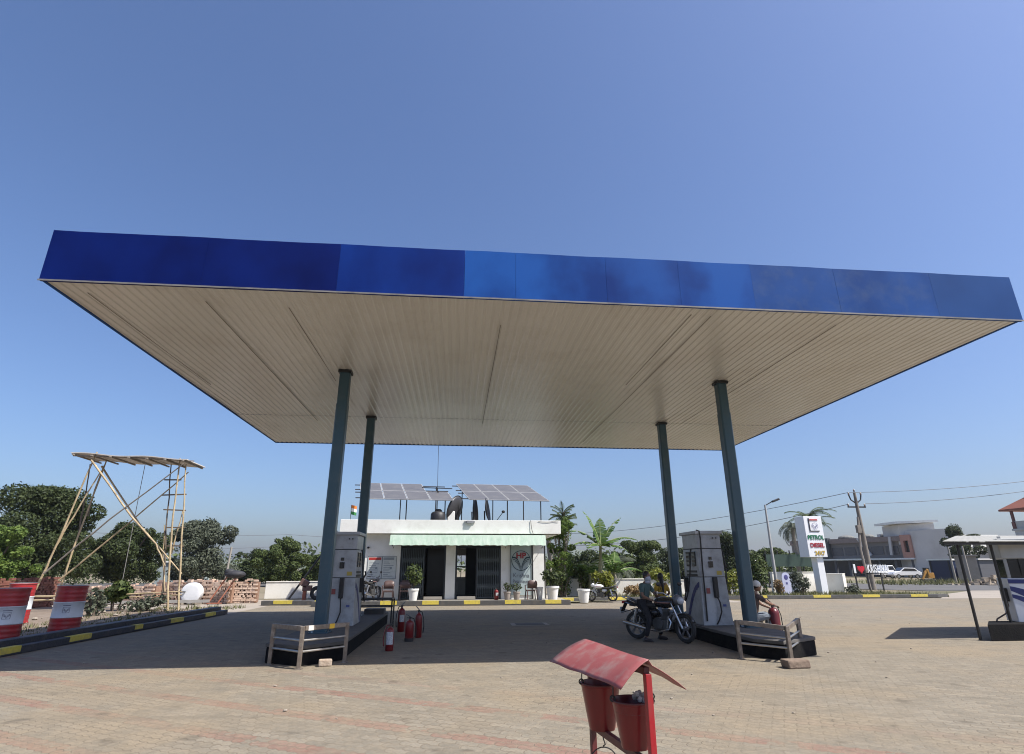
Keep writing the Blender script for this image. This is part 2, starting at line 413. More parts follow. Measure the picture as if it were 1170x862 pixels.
# ================================================================== CANOPY
X0, X1, Y0, Y1, H, FH = -6.965, 10.793, 8.863, 21.66, 6.122, .922
can = thing('station_canopy', ((X0+X1)/2, (Y0+Y1)/2, 0), 'huge flat forecourt canopy with blotchy blue fascia and four slate blue columns', 'canopy')
def blue(name, c, c2, sc_, ct=.2, dirt=None):
    return mat(name, c, .65, spec=.06, col2=c2, scale=sc_, contrast=ct, streak=(1, 1, .8), dirt=dirt, dscale=2.2, damt=.4, bump=.05, bscale=4, detail=7)
bl = [blue('navy_fascia_paint', (.003, .014, .125), (.002, .007, .07), .9),
      blue('repainted_navy_fascia', (.006, .036, .22), (.003, .014, .11), .9),
      blue('bright_blue_fascia', (.014, .080, .31), (.006, .034, .17), .8, .12),
      blue('blotched_blue_fascia', (.015, .072, .28), (.006, .030, .155), .8, .12),
      blue('sun_faded_blue_fascia', (.020, .075, .26), (.011, .045, .175), .8, .16, (.07, .11, .20)),
      blue('dull_faded_blue_fascia', (.023, .075, .235), (.016, .054, .18), .8, .2)]
def XF(px): return A(px, 340, Y0).x
edges = [X0, XF(226), XF(383), XF(530), XF(589), XF(694), XF(778), XF(862), XF(958), XF(1068), X1]
idx = [0, 0, 1, 2, 2, 3, 2, 4, 4, 5]
ys = random.Random(3)
for i, (a, c) in enumerate(zip(edges[:-1], edges[1:])):
    b = B(); n = 6; g = .0015
    dy = ys.uniform(-.0015, .0015)
    for k in range(n):
        xa = a+g+(c-a-2*g)*k/n; xb = a+g+(c-a-2*g)*(k+1)/n
        za = .004*sin(xa*2.3)+.002*sin(xa*5.1); zb = .004*sin(xb*2.3)+.002*sin(xb*5.1)
        b.add([(xa, Y0+dy, H-.03+za*.5), (xb, Y0+dy, H-.03+zb*.5), (xb, Y0+dy, H+FH+za*0+zb), (xa, Y0+dy, H+FH+za),
               (xa, Y0+dy+.05, H-.03+za*.5), (xb, Y0+dy+.05, H-.03+zb*.5), (xb, Y0+dy+.05, H+FH+zb), (xa, Y0+dy+.05, H+FH+za)],
              [(0, 1, 2, 3), (5, 4, 7, 6), (4, 5, 1, 0), (3, 2, 6, 7)] + ([(4, 0, 3, 7)] if k == 0 else []) + ([(1, 5, 6, 2)] if k == n-1 else []))
    b.build('fascia_panel', bl[idx[i]], can)
for x, nm in ((X0, 1), (X1-.05, 1)):
    b = B(); b.b2(x, x+.05, Y0+.06, Y1, H-.012, H+FH); b.build('fascia_panel', bl[5], can)
b = B(); b.b2(X0+.051, X1-.051, Y1-.05, Y1, H-.012, H+FH); b.build('fascia_panel', bl[4], can)
# edge trims
b = B(); b.b2(X0-.012, X1+.012, Y0-.014, Y0-.006, H-.04, H-.012)
b.build('edge_trim', mat('dull_edge_trim', (.20, .19, .18), .6, dirt=(.04, .04, .04), dscale=3, damt=.7), can)
# ribbed soffit panels: real corrugation, in three bays front to back
ceil_m = mat('cream_ribbed_ceiling_sheet', (.62, .60, .55), .28, col2=(.56, .54, .495), scale=.5, streak=(1.5, .12, 1), dirt=(.42, .37, .31), dscale=.7, damt=.35, spec=.6)
pitch = .165
for (ya, yb, dz) in ((Y0+.06, 13.25, .0), (13.256, 17.50, .006), (17.506, Y1-.055, .0)):
    b = B(); xs = []; x = X0+.055
    while x < X1-.06:
        for dx, z in ((0, 0), (.022, .016), (.075, .016), (.097, 0)):
            xs.append((min(x+dx, X1-.055), z))
        x += pitch
    xs.append((X1-.055, 0)); m = len(xs); ny = 8
    vs = []
    for j in range(ny+1):
        y = ya+(yb-ya)*j/ny
        for (xx, z) in xs: vs.append((xx, y, H+z+dz-.004*sin(xx*1.7+y)+.003*sin(xx*.6)*sin(y*2)))
    fs = [(j*m+i, j*m+i+1, (j+1)*m+i+1, (j+1)*m+i) for j in range(ny) for i in range(m-1)]
    b.add(vs, fs); b.build('ceiling', ceil_m, can)
# dark lap joints between sheets
b = B()
for px, py, px2, py2 in ((235, 345, 305, 480), (330, 352, 384, 436), (572, 372, 551, 485), (812, 362, 640, 505), (955, 372, 786, 484), (100, 335, 240, 440), (790, 360, 700, 440)):
    p = G(px, py, H-.01); q = G(px2, py2, H-.01); q = Vector((p.x, q.y, p.z)); b.beam((p.x, p.y, H-.006), (p.x, min(q.y, Y1-.1), H-.006), .012, .006)
b.build('lap_joint', mat('dark_joint_sealant', (.20, .175, .14), .6), can)
b = B(); b.b2(X0+.06, X1-.06, Y0+.06, Y1-.06, H+FH-.12, H+FH-.08); b.build('roof', mat('galvanised_roof_sheet', (.4, .4, .4), .5, metal=.5), can)
CX = [(-2.787, 13.086), (6.648, 13.086), (-2.787, 17.437), (6.648, 17.437)]
for i, (x, y) in enumerate(CX):
    b = B(); w = .125; c_ = .03; zt = H-.002; zj = H-.85
    o8 = [(-w, -w+c_), (-w+c_, -w), (w-c_, -w), (w, -w+c_), (w, w-c_), (w-c_, w), (-w+c_, w), (-w, w-c_)]
    b.prism([(x+a*1.04, y+c*1.04, .30) for a, c in o8], (0, 0, zj-.30))
    b.prism([(x+a*.97, y+c*.97, zj) for a, c in o8], (0, 0, zt-zj))
    col = b.build('column', steel_blue, can)
    b = B(); b.box((x, y, zt-.04), (.30, .30, .07)); b.build('cap_plate', mat('black_cap', (.012, .014, .016), .5), col)
    b = B(); b.box((x, y, .325), (.40, .40, .02))
    for sx in (-1, 1):
        for sy in (-1, 1): b.lathe((x+sx*.165, y+sy*.165, .335), [(.014, 0), (.014, .03)], 8)
    b.build('base_plate', steel_blue, col)

# ================================================================== PUMP ISLANDS
def island(cx, nose, y1, label, hw=.66, h=.30):
    t = thing('pump_island', (cx, (nose[1]+y1)/2, 0), label, 'pump island')
    poly = [(nose[0], nose[1]), (cx+hw, nose[1]+.62), (cx+hw, y1-.3), (cx+hw-.3, y1), (cx-hw+.3, y1), (cx-hw, y1-.3), (cx-hw, nose[1]+.45)]
    b = B(); b.prism([(x, y, 0) for x, y in poly], (0, 0, h-.04)); b.build('island_body', black_paint, t, bevel=.015)
    b = B(); b.prism([(cx+(x-cx)*1.03, y, h-.04) for x, y in poly], (0, 0, .06)); b.build('top_slab', kerb_top, t, bevel=.012)
    return t
island(-2.68, (-2.62, 10.95), 19.0, 'left pump island with black sides, under the two left columns')
island(6.30, (5.98, 10.62), 19.0, 'right pump island with black sides, under the two right columns')

# ================================================================== GUARD RAILS at island noses
def guard(P, hts, label, stickers):
    t = thing('guard_rail', (P[1][0], P[1][1], 0), label, 'guard rail', 'steel guard rails at the pump island noses')
    hp = .64
    for (x, y), h in zip(P, hts):
        b = B(); b.box((x, y, h/2), (.065, .065, h)); b.box((x, y, .006), (.12, .12, .012)); b.build('post', rust_steel, t, bevel=.006)
    for (p, hp0), (q, hp1) in zip(list(zip(P, hts))[:-1], list(zip(P, hts))[1:]):
        d = (Vector((*q, 0))-Vector((*p, 0))).normalized()*.035
        a = Vector((*p, hp0-.035)); c = Vector((*q, hp1-.035))
        b = B(); b.beam(a+d, c-d, .05, .075); b.build('top_rail', rust_steel, t, bevel=.006)
        for f in (.66, .40):
            b = B(); b.tube(Vector((*p, hp0*f))+d, Vector((*q, hp1*f))-d, .019, n=10); b.build('tube_rail', bare_steel, t, smooth=True)
    for (s, cname, col) in stickers:
        p = Vector((*P[1], hts[1]-.035)); q = Vector((*P[2], hts[2]-.035)); c = p+(q-p)*s; d = (q-p).normalized()
        nrm = Vector((d.y, -d.x, 0))
        b = B(); b.beam(c-d*.05+nrm*.027, c+d*.05+nrm*.027, .006, .078); b.build('reflector', mat(cname, col, .35), t)
    return t
guard([(-3.20, 11.22), (-2.56, 10.66), (-1.93, 11.30)], [.66, .66, .66], 'steel guard rail around the left island nose, white and yellow stickers on it', [(.16, 'white_reflector', (.7, .68, .62)), (.62, 'amber_reflector', (.65, .40, .03))])
guard([(5.28, 10.93), (5.92, 10.36), (6.62, 11.15)], [.66, .60, .66], 'steel guard rail around the right island nose beside the loose stone', [])
b = B(); rnd = random.Random(5)
pts = [Vector((x*(.20+rnd.uniform(-.02, .02)), y*(.12+rnd.uniform(-.015, .015)), z)) for z in (0, .13) for x, y in ((-1, -1), (1, -1), (1, 1), (-1, 1))]
M = Matrix.Rotation(.12, 3, 'Z')
b.add([M @ p + Vector((5.72, 9.92, 0)) for p in pts], [(3,2,1,0), (4,5,6,7), (0,1,5,4), (1,2,6,5), (2,3,7,6), (3,0,4,7)])
tag(b.build('stone_block', mat('rough_brown_stone', (.22, .165, .12), .95, col2=(.14, .10, .075), scale=8, bump=.8, bscale=18), bevel=.025), 'rough brown stone block lying before the right guard rail', 'stone')
b = B(); b.box((-2.19, 10.94, .055), (.22, .13, .11), .25)
tag(b.build('broken_brick', mat('pale_dusty_brick', (.42, .34, .26), .95, bump=.8, bscale=20, dirt=(.3, .2, .13), damt=.6, dscale=9), bevel=.018), 'pale broken brick inside the left guard rail', 'brick')

# ================================================================== DISPENSERS
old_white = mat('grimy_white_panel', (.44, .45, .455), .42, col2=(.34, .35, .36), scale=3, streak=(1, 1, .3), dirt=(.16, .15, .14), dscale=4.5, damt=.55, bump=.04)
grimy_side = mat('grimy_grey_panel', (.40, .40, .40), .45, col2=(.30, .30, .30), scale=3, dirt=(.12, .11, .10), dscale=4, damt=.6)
seam = mat('panel_seam', (.035, .035, .035), .6)
blue_swoosh = mat('deep_blue_swoosh', (.02, .03, .16), .4)
def dispenser(cx, cy, label, W=.62, D=.95, z0=.32, Ht=2.05, group='old white fuel dispensers'):
    """camera-facing end is the -y face (width W), pump faces are +-x (length D)"""
    t = thing('fuel_dispenser', (cx, cy, z0), label, 'fuel dispenser', group)
    x0, x1, y0, y1 = cx-W/2, cx+W/2, cy-D/2, cy+D/2
    za, zb, zc, zd = z0, z0+1.05, z0+1.70, z0+Ht
    b = B()
    k = .05
    b.add([(x0-k, y0-k, za), (x1+k, y0-k, za), (x1+k, y1+k, za), (x0-k, y1+k, za), (x0, y0, zb), (x1, y0, zb), (x1, y1, zb), (x0, y1, zb)], [(3,2,1,0), (4,5,6,7), (0,1,5,4), (1,2,6,5), (2,3,7,6), (3,0,4,7)])
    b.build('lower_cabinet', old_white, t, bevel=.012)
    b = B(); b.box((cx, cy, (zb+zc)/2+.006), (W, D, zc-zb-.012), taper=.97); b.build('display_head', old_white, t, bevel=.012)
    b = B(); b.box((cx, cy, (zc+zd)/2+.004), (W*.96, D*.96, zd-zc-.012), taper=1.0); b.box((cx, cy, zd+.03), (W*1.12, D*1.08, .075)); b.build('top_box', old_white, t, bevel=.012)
    # seams
    for zz in (zb+.004, zc+.002): b = B(); b.box((cx, cy, zz), (W*.98, D*.98, .016)); b.build('panel_gap', seam, t)
    for s in (-1, 1):           # pump faces
        xf = cx+s*(W/2+.004)
        for (yy, zz, w, h) in ((-.20, .42, .22, .34), (.14, .42, .22, .34)):
            b = B(); b.box((xf, cy+yy, zb+zz), (.02, w, h)); dsp = b.build('display_window', dark_glass, t, bevel=.004)
            for q in range(3): b = B(); b.box((xf+s*.012, cy+yy, zb+.32+q*.10), (.004, .17, .055)); b.build('digit_row', mat('grey_lcd', (.16, .17, .16), .3), dsp)
        b = B(); b.box((xf, cy-.02, zb+.13), (.016, .62, .05)); b.box((xf, cy-.02, zb+.05), (.016, .62, .05)); b.build('keypad', black_metal, t)
        # swoosh on lower cabinet
        b = B()
        for q in range(2):
            pts = []
            for a in range(9):
                u = a/8; pts.append((xf+s*(.006+.05*(1-(.95-.75*u-q*.06)/1.05)), cy-.40+.72*u+q*.1, za+.95-.85*u**1.6-q*.05))
            for i in range(8):
                p, q2 = pts[i], pts[i+1]
                b.add([p, q2, (q2[0], q2[1]+.02, q2[2]-.11), (p[0], p[1]+.02, p[2]-.13)], [(0, 1, 2, 3)])
        b.build('swoosh_decal', blue_swoosh, t, solid=.003)
        # nozzle holster and hose on the pump face
        b = B(); b.box((xf+s*.05, cy+.28, zb-.18), (.09, .10, .34)); b.build('nozzle_boot', black_metal, t, bevel=.01)
        nb = B(); nb.path([(xf+s*.06, cy+.28, zb-.05), (xf+s*.13, cy+.28, zb+.08), (xf+s*.12, cy+.20, zb+.14)], .02, 8); nb.build('nozzle', black_metal, t, smooth=True)
        hp = []
        for a in range(13):
            u = a/12; hp.append((xf+s*(.07+.10*sin(pi*u)), cy+.28-.55*u+.1*sin(2*pi*u), zb-.3-.62*sin(pi*min(u*1.1, 1))+u*.95))
        hb = B(); hb.path(hp, .017, 8); hb.build('hose', rubber, t, smooth=True)
    # end face seen from the road: holstered nozzle, hose from mast, meter window
    yf = y0-.012
    b = B(); b.box((cx-.02, yf, zb+.43), (.07, .02, .07)); b.build('meter_window', dark_glass, t, bevel=.004)
    b = B(); b.box((cx-.02, yf, zb+.29), (.11, .02, .14)); b.build('meter_window', dark_glass, t, bevel=.004)
    for (dx, dz, w, h, c) in ((.17, .10, .12, .09, (.5, .38, .08)), (-.16, -.30, .09, .12, (.30, .08, .07)), (.20, -.62, .08, .05, (.10, .12, .3))): b = B(); b.box((cx+dx, y0-.004-(.03 if dz < 0 else 0), zb+dz), (w, .004, h), rot=Matrix.Rotation(.06*dx, 3, 'Y')); b.build('sticker', mat('worn_sticker_%d' % int(c[0]*100), c, .6), t)
    b = B(); b.box((cx+.02, yf-.04, zb-.22), (.10, .10, .46)); b.build('nozzle_boot', black_metal, t, bevel=.015)
    b = B(); b.path([(cx+.02, yf-.06, zb-.42), (cx+.05, yf-.12, zb-.55), (cx+.06, yf-.13, zb-.75), (cx+.0, yf-.10, zb-.92), (cx-.05, yf-.06, za+.03)], .016, 8); b.build('hose', rubber, t, smooth=True)
    b = B(); b.path([(x0+.07, y0+.1, zd+.085), (x0+.075, yf-.02, zd+.06), (x0+.08, yf-.04, zd-.12), (x0+.06, yf-.035, zb+.2), (x0+.05, yf-.05, zb-.4), (x0+.03, yf-.07, za+.1)], .019, 8); b.build('hose', rubber, t, smooth=True)
    for dx in (.1, .18): b = B(); b.box((cx+dx, yf+.004, zd-.1), (.03, .01, .03)); b.build('latch', seam, t)
    return t
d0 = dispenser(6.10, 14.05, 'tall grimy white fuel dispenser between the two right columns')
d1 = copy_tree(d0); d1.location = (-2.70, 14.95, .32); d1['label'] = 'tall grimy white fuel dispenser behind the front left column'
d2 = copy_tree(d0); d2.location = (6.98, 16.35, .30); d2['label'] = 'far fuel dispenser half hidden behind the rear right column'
d2.scale = (.62, .6, .74)
mh = G(605, 714); t = thing('manhole_cover', (mh.x, mh.y, .002), 'pale concrete manhole cover set in the shaded paving', 'manhole cover')
b = B(); b.b2(mh.x-.55, mh.x+.55, mh.y-.4, mh.y+.4, .002, .02); b.build('frame', concrete, t)
b = B(); b.b2(mh.x-.42, mh.x+.42, mh.y-.28, mh.y+.28, .021, .028); b.build('lid', kerb_grey, t)
# ================================================================== STATION BUILDING
WY = 28.55; FZ = .18
plat = B(); plat.b2(-6.2, 5.2, 26.97, 33.6, 0, FZ-.01)
tag(plat.build('plinth', concrete, bevel=.01), 'low grey concrete plinth the white station building stands on', 'plinth')
kk = kerb([(-6.2, 26.75), (5.22, 26.75)], .22, .21, 'long dark kerb with yellow dashes in front of the station building', kerb_grey, 2.95, 1.83, .72)
bd = thing('station_building', (-.4, 30.5, FZ), 'low white flat-roofed station building with green-white awning and dark grille doors', 'building')
def wallbox(b, x0, x1, y0, y1, z0, z1): b.b2(x0, x1, y0, y1, z0, z1)
b = B()
T = .22
wallbox(b, -5.1, -2.66, WY, WY+T, FZ, 3.2)
wallbox(b, -.48, -.02, WY, WY+T, FZ, 3.2); wallbox(b, 2.19, 4.27, WY, WY+T, FZ, 3.2)
wallbox(b, -2.66, -.48, WY, WY+T, 2.62, 3.2); wallbox(b, -.02, 2.19, WY, WY+T, 2.62, 3.2)
wallbox(b, -5.1, -5.1+T, WY+T, 33.4, FZ, 3.2); wallbox(b, 4.27-T, 4.27, WY+T, 33.4, FZ, 3.2)
wallbox(b, -5.1+T, .05, 33.2, 33.4, FZ, 3.2); wallbox(b, .55, 4.05, 33.2, 33.4, FZ, 3.2); wallbox(b, .05, .55, 33.2, 33.4, FZ, 1.1); wallbox(b, .05, .55, 33.2, 33.4, 2.25, 3.2)
wallbox(b, -.3, -.15, WY+T, 33.2, FZ, 3.2)
b.build('wall', white, bd)
b = B(); b.b2(3.76, 4.30, WY-.07, WY-.001, FZ, 3.19); b.build('pilaster', white, bd, bevel=.006)
b = B(); b.b2(-5.55, 5.12, 28.2, 33.9, 3.2, 3.27); b.build('roof_slab', white, bd)
b = B()
b.b2(-5.55, 5.12, 28.15, 28.32, 3.16, 3.80); b.b2(-5.55, -5.4, 28.32, 33.9, 3.16, 3.80); b.b2(4.97, 5.12, 28.32, 33.9, 3.16, 3.80); b.b2(-5.4, 4.97, 33.75, 33.9, 3.16, 3.80)
b.build('parapet', white, bd, bevel=.01)
b = B(); b.b2(-5.2, 4.85, 28.33, 33.7, 3.28, 3.31); b.build('roof_deck', concrete, bd)
# shallow hanging awning of painted sheet
aw = mat('mint_white_awning_sheet', (.33, .46, .36), .6, col2=(.44, .52, .44), scale=2.5, streak=(3, 1, 1), dirt=(.20, .32, .22), dscale=2.2, damt=.5)
b = B(); n = 60; x0, x1 = -3.09, 4.28; vs = []
for i in range(n+1):
    x = x0+(x1-x0)*i/n; s = .012*sin(i*2.1)+.008*sin(i*.7)
    vs += [(x, 28.5, 3.12), (x, 27.70, 3.07+s*.3), (x, 27.52, 2.60+s)]
b.add(vs, [(3*i+k, 3*i+3+k, 3*i+4+k, 3*i+1+k) for i in range(n) for k in (0, 1)])
for x in (x0, x1): b.add([(x, 28.5, 3.12), (x, 27.7, 3.07), (x, 27.52, 2.6)], [(0, 1, 2)])
b.build('awning', aw, bd, solid=.012)
b = B()
for x in (-3.0, -1.2, .6, 2.4, 4.2): b.tube((x, 28.5, 2.5), (x, 27.6, 2.66), .014)
b.build('awning_bracket', black_metal, bd)
# soffit strip above the awning, shade under the slab painted in as dark colour
b = B(); b.b2(-3.2, 5.0, 28.33, 28.54, 3.13, 3.155); b.build('soffit_strip', mat('shade_dark_soffit', (.13, .12, .10), .9), bd)
# doors: dark frames, collapsible grilles, dark glazed leaf
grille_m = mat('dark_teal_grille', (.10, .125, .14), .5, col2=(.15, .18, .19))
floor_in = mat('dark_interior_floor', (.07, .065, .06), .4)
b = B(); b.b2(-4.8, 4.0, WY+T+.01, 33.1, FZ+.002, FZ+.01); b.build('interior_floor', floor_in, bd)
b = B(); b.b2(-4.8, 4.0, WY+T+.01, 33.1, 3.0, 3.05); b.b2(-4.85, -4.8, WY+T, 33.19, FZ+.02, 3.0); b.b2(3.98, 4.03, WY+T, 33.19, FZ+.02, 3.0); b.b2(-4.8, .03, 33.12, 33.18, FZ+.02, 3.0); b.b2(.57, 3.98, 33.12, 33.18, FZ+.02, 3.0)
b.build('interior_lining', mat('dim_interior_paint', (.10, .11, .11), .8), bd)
for (a, c, ga, gc, sol) in ((-2.66, -.48, -2.56, -1.55, None), (-.02, 2.19, 1.05, 2.10, None)):
    dr = B()
    dr.b2(a, a+.09, WY+.02, WY+.12, FZ, 2.62); dr.b2(c-.09, c, WY+.02, WY+.12, FZ, 2.62); dr.b2(a+.09, c-.09, WY+.02, WY+.12, 2.50, 2.62)
    mid = gc+.03 if ga < a+.4 else ga-.03
    dr.b2(mid-.04, mid+.04, WY+.02, WY+.12, FZ, 2.5)
    door = dr.build('door', mat('near_black_door_frame', (.014, .018, .024), .4), bd)
    g = B(); nb_ = 13
    for i in range(nb_):
        x = ga+(gc-ga)*i/(nb_-1); g.b2(x-.010, x+.010, WY+.015, WY+.035, FZ+.04, 2.48)
    for zz in (FZ+.06, .75, 1.35, 1.95, 2.46): g.b2(ga, gc, WY+.036, WY+.046, zz-.012, zz+.012)
    for zz in (.75, 1.35, 1.95):
        for i in range(nb_-1):
            x = ga+(gc-ga)*i/(nb_-1); dx = (gc-ga)/(nb_-1)
            g.beam((x, WY+.03, zz-.16), (x+dx, WY+.03, zz+.16), .008, .012, up=(0, 1, 0)); g.beam((x, WY+.024, zz+.16), (x+dx, WY+.024, zz-.16), .008, .012, up=(0, 1, 0))
    g.build('grille', grille_m, door)
    s = B(); s.b2(a+.12 if ga > a+.4 else mid+.06, mid-.06 if ga > a+.4 else c-.12, WY-.28, WY+.01, FZ, FZ+.13); s.build('step', concrete, door, bevel=.01)
# dark glazed partition deeper inside with frames
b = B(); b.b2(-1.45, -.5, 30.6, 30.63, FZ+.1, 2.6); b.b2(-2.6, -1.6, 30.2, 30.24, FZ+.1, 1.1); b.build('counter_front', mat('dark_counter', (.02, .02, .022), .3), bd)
# back window bars (bright daylight behind)
b = B(); b.b2(.04, .56, 33.25, 33.29, 1.62, 1.68); b.b2(.28, .32, 33.25, 33.29, 1.1, 2.25); b.build('window_bar', black_metal, bd)
# down pipes and corner strips
b = B(); b.tube((3.72, WY-.05, FZ), (3.72, WY-.05, 3.1), .03); b.build('drain_pipe', black_metal, bd, smooth=True)
b = B(); b.tube((4.36, WY+.1, FZ), (4.36, WY+.1, 3.15), .04); b.build('drain_pipe', mat('dark_pipe', (.07, .065, .055), .6), bd, smooth=True)
b = B(); b.box((.62, 28.12, 3.72), (.5, .06, .10)); b.box((.62, 28.10, 3.70), (.30, .12, .14)); b.build('flood_lamp', mat('grey_lamp_housing', (.28, .29, .30), .4), bd, bevel=.01)
b = B(); b.b2(-4.42, -4.36, WY-.05, WY-.001, 2.55, 2.62); b.ell((-4.2, WY-.05, 2.52), (.06, .07, .05)); b.build('wall_camera', black_metal, bd)
b = B(); b.b2(-4.72, -4.6, WY-.03, WY-.002, 1.28, 1.34); b.build('switch_box', black_metal, bd)
# loose cable on parapet
b = B(); b.path([(4.0+.25*i, 28.13, 3.76-.05*sin(i)*sin(i)) for i in range(5)], .008, 6); b.path([(3.62, 28.12, 3.8), (3.66, 28.1, 3.4), (3.74, 28.12, 3.15)], .012, 6); b.build('cable', black_metal, bd)

# HP sign panel
sp = thing('logo_panel', (3.16, WY-.06, FZ), 'grey-white upright HP emblem panel on the building wall beside the right door', 'sign')
b = B(); b.b2(2.68, 3.66, WY-.05, WY-.002, .35, 2.66); b.build('panel', mat('pale_grey_sign_face', (.40, .48, .48), .4, col2=(.36, .43, .43)), sp)
fr = mat('sign_frame_grey', (.20, .23, .23), .5)
b = B(); b.b2(2.64, 2.68, WY-.07, WY-.002, .33, 2.68); b.b2(3.66, 3.70, WY-.07, WY-.002, .33, 2.68); b.b2(2.68, 3.66, WY-.07, WY-.002, 2.66, 2.70); b.build('frame', fr, sp)
teal = mat('dark_teal_ink', (.012, .045, .06), .4); redink = mat('crimson_ink', (.32, .02, .03), .4)
def ring(cx, y, cz, r0, r1, m, name, parent, n=40):
    b = B(); vs = []
    for i in range(n):
        a = 2*pi*i/n; vs += [(cx+r0*cos(a), y, cz+r0*sin(a)), (cx+r1*cos(a), y, cz+r1*sin(a))]
    b.add(vs, [(2*i, 2*i+1, (2*i+3) % (2*n), (2*i+2) % (2*n)) for i in range(n)]); return b.build(name, m, parent, solid=.003)
def emblem(cx, y, cz, s, parent, m_leaf, m_txt, txt=True):
    ring(cx, y, cz, .44*s, .47*s, m_leaf, 'emblem_ring', parent)
    for sg in (-1, 1):
        b = B(); n = 14
        for (o0, o1, st, en) in ((.0, .07, 0, 1), (-.085, -.05, .05, 1), (-.15, -.125, .25, 1)):
            vs = []
            for i in range(n+1):
                u = st+(en-st)*i/n; x = sg*(.43-.41*u**.9)*s; z = (.06+.02*sin(pi*u)-.45*u**2.6)*s+.04*s
                vs += [(cx+x, y-.002, cz+z+o0*s), (cx+x*.98, y-.002, cz+z+o1*s)]
            b.add(vs, [(2*i, 2*i+2, 2*i+3, 2*i+1) for i in range(n)])
        b.build('emblem_leaf', m_leaf, parent, solid=.003)
    if txt: text('emblem_letters', 'HP', .36*s, (cx, y-.006, cz+.22*s), m_txt, parent, bold=.012*s, sx=1.1)
emblem(3.17, WY-.056, 1.92, 1.0, sp, teal, redink)
lg = mat('faint_grey_ink', (.13, .14, .16), .5)
text('lettering', 'Krishna', .27, (3.17, WY-.056, 1.23), lg, sp, ext=.002, sx=.95)
text('lettering', 'Petroleum', .24, (3.17, WY-.056, .96), lg, sp, ext=.002, sx=.80)

# posters on the left wall
def poster(x0, x1, label, head):
    t = thing('wall_poster', ((x0+x1)/2, WY-.02, 1.1), label, 'poster')
    b = B(); b.b2(x0, x1, WY-.02, WY-.002, 1.12, 2.10); b.build('sheet', mat('poster_paper', (.62, .64, .62), .4, col2=(.48, .52, .50), scale=8), t)
    b = B(); b.b2(x0-.02, x0, WY-.025, WY-.002, 1.10, 2.12); b.b2(x1, x1+.02, WY-.025, WY-.002, 1.10, 2.12); b.b2(x0-.02, x1+.02, WY-.025, WY-.002, 2.10, 2.12); b.b2(x0-.02, x1+.02, WY-.025, WY-.002, 1.10, 1.12); b.build('frame', fr, t)
    b = B(); b.b2(x0+.03, x1-.03 if head[0] > .3 else x1-.1, WY-.024, WY-.02, 1.95, 2.07); b.build('heading_band', mat('heading_'+('red' if head[0] > .3 else 'grey'), head, .5), t)
    b = B(); rr = random.Random(int(x0*100) & 255)
    for i in range(9):
        z = 1.86-i*.08; b.b2(x0+.05, x0+.08+rr.uniform(.2, .46), WY-.0235, WY-.02, z-.012, z+.012)
    b.b2(x0+.35, x0+.45, WY-.024, WY-.02, 1.55, 1.64)
    b.build('print_lines', mat('poster_grey_print', (.26, .30, .32), .5), t)
poster(-4.16, -3.52, 'white framed notice with a red heading band on the station wall', (.45, .04, .03))
poster(-3.48, -2.84, 'greyish framed notice with plain heading beside the left grille door', (.30, .33, .34))

# ------------------------------------------------ roof equipment
def panel_array(lx0, lx1, cols, label, z0, missing=()):
    t = thing('solar_array', ((lx0+lx1)/2, 29.5, 3.31), label, 'solar array', 'solar arrays on the station roof')
    up = Vector((-.72, 3.45, 1.26)); e = Vector((1, 0, -.012)); L0 = Vector((lx0, 28.65, z0)); wid = (lx1-lx0)/cols
    cell = mat('glare_grey_solar_cells', (.10, .098, .10), .4, col2=(.13, .125, .12), scale=2, dirt=(.19, .175, .155), dscale=3, damt=.4, spec=.5)  # grey sky glare on the panels is painted into the cell colour
    frm = mat('aluminium_panel_frame', (.42, .42, .41), .5)
    for r in range(2):
        for c in range(cols):
            if (r, c) in missing: continue
            o = L0+e*(wid*c)+up*(r*.5); a, b_, c_, d_ = o+e*.015+up*.004, o+e*(wid-.015)+up*.004, o+e*(wid-.015)+up*.496, o+e*.015+up*.496
            nn = (b_-a).cross(d_-a).normalized()
            p = B(); p.prism([a-nn*.02, b_-nn*.02, c_-nn*.02, d_-nn*.02], nn*.035, 0); f = p.build('solar_panel', frm, t)
            q = B(); k = .03; ctr = (a+b_+c_+d_)/4
            q.prism([v+(ctr-v)*.042+nn*.0155 for v in (a, b_, c_, d_)], nn*.003); q.build('cells', cell, f)
    fb = B()
    for v in (.12, .45, .62, .92): fb.beam(L0+up*v-e*.25+Vector((0, 0, -.06)), L0+up*v+e*(lx1-lx0+.1)+Vector((0, 0, -.06)), .04, .05)
    fb.build('mounting_rail', mat('dark_galvanised', (.10, .10, .105), .5, metal=.4), t)
    k = 3
    for i in range(k):
        s = (lx1-lx0)*(.08+.84*i/(k-1))
        for v in (.12, .92):
            p = L0+e*s+up*v; fb = B(); fb.tube((p.x, p.y, 3.31), (p.x, p.y, p.z-.06), .028, n=8); fb.build('support_post', black_metal, t, smooth=True)
    return t
panel_array(-4.77, -.17, 4, 'left grey solar array on the station roof, one upper panel missing', 4.84, missing=((1, 3),))
panel_array(.58, 4.69, 4, 'right grey solar array on the station roof with eight panels', 4.84)

